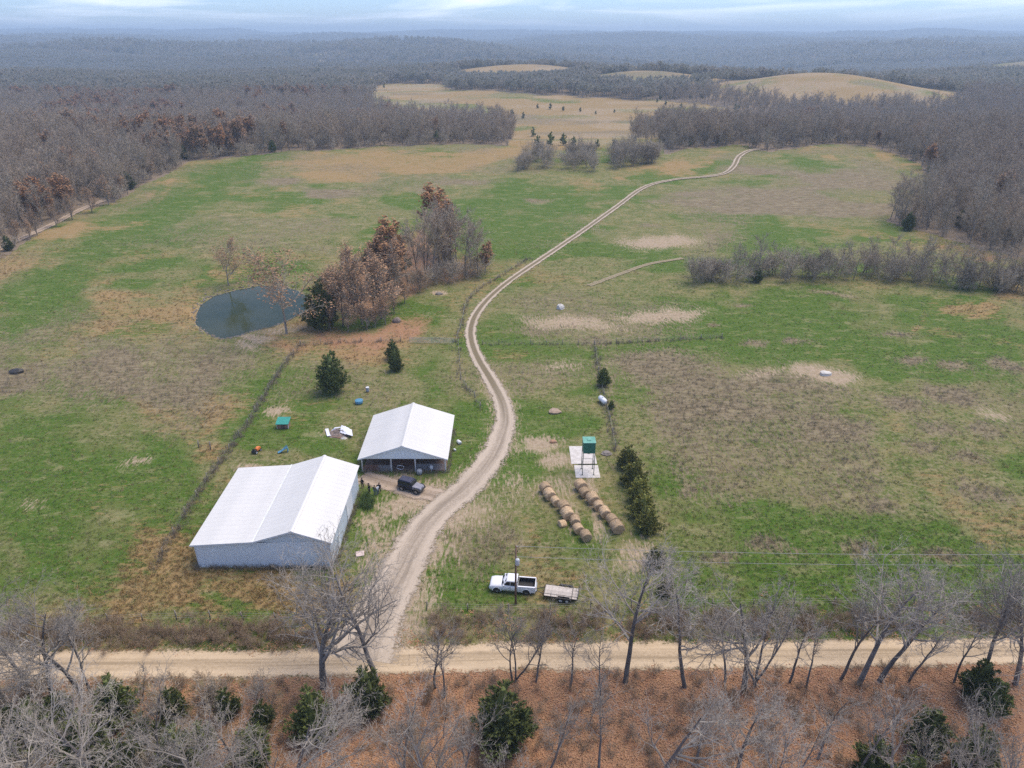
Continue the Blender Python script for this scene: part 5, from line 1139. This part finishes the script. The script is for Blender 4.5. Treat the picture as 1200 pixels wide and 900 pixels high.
x, y = P0(649, 518); rock('dirt_heap', 'reddish dirt clod on bare ground near the green tank', 'dirt', (x, y, .0), (.8,.5,.35), mat('red_dirt', (.36,.19,.11), (.3,.2,.13), 2, .95), 12)
x, y = P0(465, 377); rock('brush_heap', 'dark brown brush heap between grove and pipe gate', 'brush', (x, y, .0), (1.4,1.0,.9), MT['rubble'], 13)
x, y = P0(18, 437); rock('scrap_heap', 'dark round scrap heap in the brown weeds of the left pasture', 'scrap', (x, y, .0), (1.5,.9,.8), MT['blackmetal'], 15)
# stones on the pond bank: too many to count
rg = random.Random(2); sb_ = MB()
ring = smooth_path([*POND, POND[0]], 10)
for i, (x, y) in enumerate(ring[:-1]):
    if rg.random() > (.9 if x < -62 else .3): continue
    for _ in range(2):
        s = rg.uniform(.14,.42); cx, cy = x+rg.gauss(0,.6)+(x-cx_)*.03, y+rg.gauss(0,.6)+(y-cy_)*.03; cz = g1(cx, cy)+s*.2
        sb_.add([(cx+s*rg.uniform(.7,1.2)*a, cy+s*rg.uniform(.7,1.2)*b_, cz+s*.7*c) for a, b_, c in ((1,0,0),(0,1,0),(-1,0,0),(0,-1,0),(.1,.1,1),(0,0,-1))], [(0,1,4),(1,2,4),(2,3,4),(3,0,4),(1,0,5),(2,1,5),(3,2,5),(0,3,5)])
tag(sb_.build('bank_stones', MT['stone']), 'grey stones lining the pond bank', 'stones', kind='stuff')

# ------------------------------------------------------------------ small things in the yard
x, y = P0(706, 473)
tank = thing('propane_tank', 'white propane tank lying on short legs beside the round cedar', 'tank', (x, y, 0), R(112))
b = MB(); b.loft([[(xx, .52*k*math.cos(a), .78+.52*k*math.sin(a)) for a in np.linspace(0, 6.283, 17)[:-1]] for xx, k in ((-1.25,.1),(-1.2,.5),(-1.05,.82),(-.85,1),(.85,1),(1.05,.82),(1.2,.5),(1.25,.1))]); b.build('vessel', MT['tank_white'], tank, True)
for xx in (-.65, .65): b = MB(); b.box(xx-.06, xx+.06, -.35, .35, 0, .36); b.build('leg', MT['steel'], tank)
lathe([(.16,1.27),(.17,1.38),(.12,1.45),(.02,1.47)], 10).build('valve_dome', MT['tank_white'], tank, True)
x, y = P0(333, 500)
hut = thing('animal_hut', 'small wooden hut with teal green roof behind the barn', 'hut', (x, y, 0), .02)
b = MB(); b.prism([(-.95,0),(.95,0),(.95,1.05),(-.95,1.05)], -.75, .75); b.build('wall', MT['box_wood'], hut)
b = MB(); b.add([(-1.15,-1.05,1.0),(1.15,-1.05,1.0),(1.15,.95,1.42),(-1.15,.95,1.42),(-1.15,-1.05,1.07),(1.15,-1.05,1.07),(1.15,.95,1.49),(-1.15,.95,1.49)], [(0,1,2,3),(4,5,6,7),(0,1,5,4),(1,2,6,5),(2,3,7,6),(3,0,4,7)]); b.build('roof', MT['teal_roof'], hut)
b = MB(); b.box(-.35, .35, -.79, -.752, .05, .8); b.build('door', MT['inside_shade'], hut)  # flat dark panel, its colour stands in for the shaded inside of the hut
for sx in (-1, 1): b = MB(); b.box(sx*.98-.05, sx*.98+.05, -.85, -.76, 0, 1.0); b.build('post', MT['pale_post'], hut)
def tub(name, label, cat, px, py, prof, m, rz=0, tilt=0, extra=None):
    x, y = P0(px, py); t = thing(name, label, cat, (x, y, .02), rz); t.rotation_euler = (tilt, 0, rz)
    lathe(prof, 14).build('shell', MT[m], t, True)
    if extra: extra(t)
    return t
rim = lambda r, z, m: (lambda t: lathe([(r,z),(r+.05,z+.01),(r+.05,z+.06),(r,z+.07)], 14).build('rim', MT[m], t, True))
tub('water_trough', 'round blue trough behind the open shed', 'trough', 421, 473, [(.62,0),(.7,.05),(.75,.62),(.70,.64),(.66,.15),(.1,.14)], 'blue_plastic', 0, 0, rim(.72,.60,'blue_plastic'))
tub('plastic_barrel', 'grey blue barrel past the round blue trough behind the shed', 'barrel', 431, 459, [(.27,0),(.31,.04),(.33,.3),(.31,.5),(.33,.7),(.31,.92),(.24,.96),(.06,.97)], 'grey_plastic', 0, 0, rim(.29,.9,'cl_white'))
# child's ride-on and toy scooter behind the barn
x, y = P0(333, 530); t = thing('play_slide', 'small blue plastic play piece on the grass behind the barn', 'toy', (x, y, 0), .3)
b = MB(); b.loft([[(xx, -.3, z), (xx, .3, z), (xx, .3, z+.08), (xx, -.3, z+.08)] for xx, z in ((-1.0,.05),(-.5,.2),(.1,.6),(.4,.75),(.65,.75))]); b.build('slide', MT['blue_plastic'], t)
for s in (-1, 1): b = MB(); b.bar((.6, s*.28, 0), (.55, s*.28, 1.1), .05); b.bar((.55, s*.28, 1.1), (.05, s*.28, .75), .04); b.build('handrail', MT['blue_plastic'], t)
b = MB(); b.box(.66, .74, -.28, .28, .2, .28); b.box(.66, .74, -.28, .28, .48, .56); b.build('rung', MT['blue_plastic'], t)
x, y = P0(301, 530); t = thing('garden_tractor', 'small black and orange garden tractor behind the barn', 'tractor', (x, y, 0), 1.2)
b = MB(); b.loft([[(xx, -w, .35), (xx, w, .35), (xx, w*.9, z), (xx, -w*.9, z)] for xx, w, z in ((-.1,.28,.72),(.55,.28,.8),(.85,.24,.66))]); b.build('hood', MT['orange_plastic'], t)
b = MB(); b.box(-.75, .9, -.26, .26, .25, .38); b.build('frame', MT['blackmetal'], t)
b = MB(); b.box(-.62, -.2, -.24, .24, .5, .6); b.box(-.68, -.58, -.24, .24, .6, .95); b.build('seat', MT['rubber'], t, bevel=.03)
for s in (-1, 1): wheel(t, -.5, s*.4, .27, .2, 'trim'); wheel(t, .62, s*.34, .19, .14, 'trim')
b = MB(); b.bar((-.02,0,.7), (-.15,0,.95), .025); b.tube([(-.15+.16*math.cos(a)*.4, .16*math.sin(a), .95+.16*math.cos(a)*.6) for a in np.linspace(0, 6.283, 13)], .018, 5, cap=False); b.build('steering_wheel', MT['blackmetal'], t)
# scrap pile
x, y = P0(398, 508)
sp = thing('scrap_pile', 'scrap pile of rubble, boards and a crumpled white tarp by the open shed', 'scrap', (x, y, 0), -.1)
def heap(name, m, cx, cy, sx, sy, h, seed, flat_=False):
    n = 13; vs, fs = [], []; rg = random.Random(seed)
    for j in range(n):
        for i in range(n):
            u, v = i/(n-1)*2-1, j/(n-1)*2-1; k = max(0, 1-(u*u+v*v)**.8*.95)
            vs.append((cx+u*sx, cy+v*sy, h*k*(.6+.7*rg.random())-.03+(.05 if flat_ else 0)))
    fs = [(j*n+i, j*n+i+1, (j+1)*n+i+1, (j+1)*n+i) for j in range(n-1) for i in range(n-1)]
    b = MB(); b.add(vs, fs); return b.build(name, m, sp)
heap('rubble', MT['rubble'], 0, 0, 2.0, 1.6, .7, 3)
b = MB(); rg = random.Random(8); n = 12
tv = []
for j in range(n):
    for i in range(n): 
        u, v = i/(n-1), j/(n-1); tv.append((.3+2.6*u+.5*v*(1-u)-.9*v, -.6+2.3*v-.9*u, .55+.35*math.sin(3*u+1)*math.sin(2.6*v)+rg.uniform(-.07,.07)))
b.add(tv, [(j*n+i, j*n+i+1, (j+1)*n+i+1, (j+1)*n+i) for j in range(n-1) for i in range(n-1)]); o = b.build('tarp', MT['tarp'], sp); md = o.modifiers.new('thick', 'SOLIDIFY'); md.thickness = .03
for (a, c, w, z, m) in (((-2.7,1.1),(-1.5,-1.3),.28,.16,'tarp'), ((-1.6,-1.0),(.6,-.9),.14,.12,'pale_post'), ((-.9,-1.3),(.9,-1.6),.12,.1,'box_wood'), ((-1.2,.9),(.7,1.6),.16,.5,'tarp'), ((-.6,.4),(1.0,-.4),.1,.75,'post_wood')):
    A, B = Vector((*a, z)), Vector((*c, z+.06)); d = (B-A); M = Matrix.Translation(A) @ Matrix.Rotation(math.atan2(d.y, d.x), 4, 'Z'); b = MB(); b.box(0, d.length, -w, w, -.03, .03, 0, M); b.build('board', MT[m], sp)
heap('gravel_heap', MT['pale_stone'], 1.2, -1.5, .6, .4, .3, 7)
heap('insulation', MT['tarp'], -1.1, .8, .7, .5, .5, 9)
# pale sacks / barrels right of the shed
for px, py, lab, s in ((538, 520, 'white plastic drum lying by the track side of the open shed', 1.0), (533, 528, 'small white bucket lying nearer the front of the open shed', .55)):
    x, y = P0(px, py); t = thing('drum' if s == 1 else 'bucket', lab, 'drum' if s == 1 else 'bucket', (x, y, .30*s), .6, None, s)
    o = lathe([(.25,-.45),(.3,-.42),(.31,.0),(.3,.42),(.25,.45),(.08,.46)], 12).build('shell', MT['tank_white'], t, True); o.rotation_euler = (R(88), 0, 0)
    o = lathe([(.2,.46),(.2,.49),(.05,.5)], 12).build('lid', MT['grey_plastic'], t, True); o.rotation_euler = (R(88), 0, 0)
# white board on the ground beside the barn, grassy bush beside the people, red shrub
x, y = P0(422, 650); b = MB(); b.box(-.55, .55, -.45, .45, .0, .05); b.box(-.5, -.4, -.45, .45, .05, .09); b.box(.4, .5, -.45, .45, .05, .09); o = b.build('pallet_board', mat('pink_board', (.62,.5,.46), (.52,.42,.38), 3, .9)); o.location = (x, y, .1); o.rotation_euler = (.15, 0, .2); tag(o, 'pinkish white board lying beside the driveway near the barn corner', 'board')
gb = MB()
for k in range(5): 
    tf = tuft(950+k, 90, 1.5, .03, .5, .75, MT['grass_blade'], 'x'); me = tf.data; gb.add([v.co + Vector((random.Random(k).uniform(-.6,.6), (k-2)*.7, 0)) for v in me.vertices], [tuple(p.vertices) for p in me.polygons]); bpy.data.objects.remove(tf)
o = gb.build('leafy_bush', mat('green_bush', (.09,.145,.035), (.05,.09,.025), 2, .9)); o.location = (-21.7, 87.6, 0); tag(o, 'green weedy bush by the barn side near the standing people', 'bush')

# ------------------------------------------------------------------ people by the barn
def skin(name, verts, edges, rads, m, parent, root=0):
    me = bpy.data.meshes.new(name); me.from_pydata(verts, edges, []); me.materials.append(m)
    o = link(name, me, parent); md = o.modifiers.new('skin', 'SKIN'); md.use_smooth_shade = True
    for i, r in enumerate(rads):
        sv = me.skin_vertices[0].data[i]; sv.radius = r if isinstance(r, tuple) else (r, r); sv.use_root = (i == root)
    s = o.modifiers.new('sub', 'SUBSURF'); s.levels = 1; s.render_levels = 1; return o
def person(label, loc, rz, h, top, leg, arm=(.05, .05), stride=.0, hat=None):
    t = thing('person', label, 'person', loc, rz, None, h/1.78)
    aL, aR = arm
    V = [(0,0,.95),(0,.01,1.12),(0,0,1.32),(0,0,1.47),(0,.01,1.55),(0,.02,1.66),(0,.02,1.76)]; E_ = [(0,1),(1,2),(2,3),(3,4),(4,5),(5,6)]; Rr = [(.15,.11),(.145,.10),(.17,.11),(.09,.07),.055,(.085,.10),(.07,.085)]
    def chain(st, pts, rr):
        p = st
        for q, r in zip(pts, rr): V.append(q); Rr.append(r); E_.append((p, len(V)-1)); p = len(V)-1
        return p
    arms = []
    for s, a in ((-1, aL), (1, aR)):
        sh, el, wr = (s*.20,0,1.42), (s*.26,-.02+a*.1,1.14), (s*(.26-a*.5),.05+a,.90+a*1.0)
        arms.append((sh, el, wr)); hnd = chain(2, [sh, el, wr], [.062,.048,.034])
        w = Vector(wr); d = (w-Vector(el)).normalized(); palm = w+d*.07; pi = chain(hnd, [tuple(palm)], [(.036,.02)])
        for k in range(4): chain(pi, [tuple(palm+d*.045+Vector((0,(k-1.5)*.02,0))), tuple(palm+d*(.09-abs(k-1.5)*.008)+Vector((-s*.012,(k-1.5)*.022,0)))], [.010,.008])
        chain(pi, [tuple(w+d*.06+Vector((-s*.01,.045,0))), tuple(w+d*.10+Vector((-s*.01,.055,0)))], [.011,.009])
    feet = []
    for s in (-1, 1):
        y = s*stride; hip, kn, an, to = (s*.10,0,.90), (s*.11,.02+y*.5,.50), (s*.11,y,.09), (s*.13,y+.16,.045)
        chain(0, [hip, kn, an, to], [.088,.06,.042,.036]); feet.append((hip, kn, an, to))
    skin('body', V, E_, Rr, MT['skin'], t)
    jv = [(0,0,.90),(0,.01,1.12),(0,0,1.32),(0,0,1.46)]; je = [(0,1),(1,2),(2,3)]; jr = [(.175,.13),(.165,.12),(.19,.13),(.10,.085)]
    for (sh, el, wr) in arms:
        k = len(jv); jv += [sh, el, tuple(Vector(el).lerp(Vector(wr), .92))]; je += [(2,k),(k,k+1),(k+1,k+2)]; jr += [.08,.062,.048]
    skin('jacket', jv, je, jr, MT[top], t)
    pv = [(0,0,.97)]; pe = []; pr = [(.165,.12)]
    for hip, kn, an, to in feet:
        k = len(pv); pv += [hip, kn, (an[0], an[1], .08)]; pe += [(0,k),(k,k+1),(k+1,k+2)]; pr += [.10,.075,.06]
    skin('trousers', pv, pe, pr, MT[leg], t)
    for hip, kn, an, to in feet: skin('shoe', [(an[0],an[1]-.05,.05),(an[0],an[1]+.05,.05),(to[0],to[1]+.04,.04)], [(0,1),(1,2)], [(.05,.045),(.052,.048),(.045,.035)], MT['cl_boot'], t)
    hb = MB(); hb.loft([[(.105*k*math.cos(a), .02-.015+.12*k*math.sin(a), z) for a in np.linspace(0, 6.283, 13)[:-1]] for k, z in ((.9,1.66),(1.0,1.72),(.92,1.79),(.6,1.835),(.15,1.85))]); hb.build('cap' if hat else 'hair', MT[hat] if hat else MT['hair'], t, True)
    if hat: b = MB(); b.loft([[(-.08,.1,1.72),(.08,.1,1.72),(.08,.1,1.735),(-.08,.1,1.735)], [(-.06,.23,1.715),(.06,.23,1.715),(.06,.23,1.725),(-.06,.23,1.725)]]); b.build('cap_brim', MT[hat], t)
    nb_ = MB(); nb_.add([(-.015,.115,1.655),(.015,.115,1.655),(0,.145,1.645),(0,.115,1.70)], [(0,1,2),(1,3,2),(3,0,2),(0,3,1)]); nb_.build('nose', MT['skin'], t)
    for s in (-1, 1):
        e = lathe([(.006,-.012),(.013,0),(.006,.012)], 6).build('eye', MT['cl_black'], t); e.location = (s*.035,.112,1.69)
        e = lathe([(.008,-.03),(.02,0),(.01,.03)], 6).build('ear', MT['skin'], t); e.location = (s*.092,.02,1.665)
    m_ = MB(); m_.box(-.028,.028,.105,.118,1.606,1.616); m_.build('mouth', mat('lip', (.30,.13,.11), None, 3, .6), t)
    return t
def at0(px, py): x, y = flat(px, py); return (x, y, 0)
person('person in black jacket and black trousers standing alone nearest the barn corner', at0(425.2,571.5), 2.6, 1.82, 'cl_black', 'cl_black', (.03,.06), .05)
person('person in black jacket and dark blue jeans, second out from the barn', at0(433.2,577.5), 2.2, 1.72, 'cl_black', 'cl_dark', (.08,.02), .04, 'cl_black')
person('person in olive jacket and jeans beside the one in white', at0(439.6,580.3), -.4, 1.76, 'cl_olive', 'cl_jean', (.05,.12), .06, 'cl_olive')
person('person in white top and blue jeans, next to the olive jacket', at0(442.8,579.4), .9, 1.68, 'cl_white', 'cl_jean', (.14,.14), .03)
person('person in dark jacket standing behind the one in the white top', at0(445.2,577.2), 2.9, 1.78, 'cl_dark', 'cl_dark', (.03,.05), .05)

# ------------------------------------------------------------------ air: haze over the whole land
hz, nt, bs = nodes_of('haze_air'); nt.nodes.remove(bs)
pv_ = nt.nodes.new('ShaderNodeVolumePrincipled'); pv_.inputs['Color'].default_value = (.64,.83,1.0,1); pv_.inputs['Density'].default_value = 2.0e-4; pv_.inputs['Anisotropy'].default_value = .1
nt.links.new(pv_.outputs[0], nt.nodes['Material Output'].inputs['Volume'])
b = MB(); b.box(-13000, 13000, -260, 14200, -70, 175); o = b.build('haze', hz); o['kind'] = 'stuff'; o['label'] = 'pale blue haze in the air over the land'; o['category'] = 'haze'
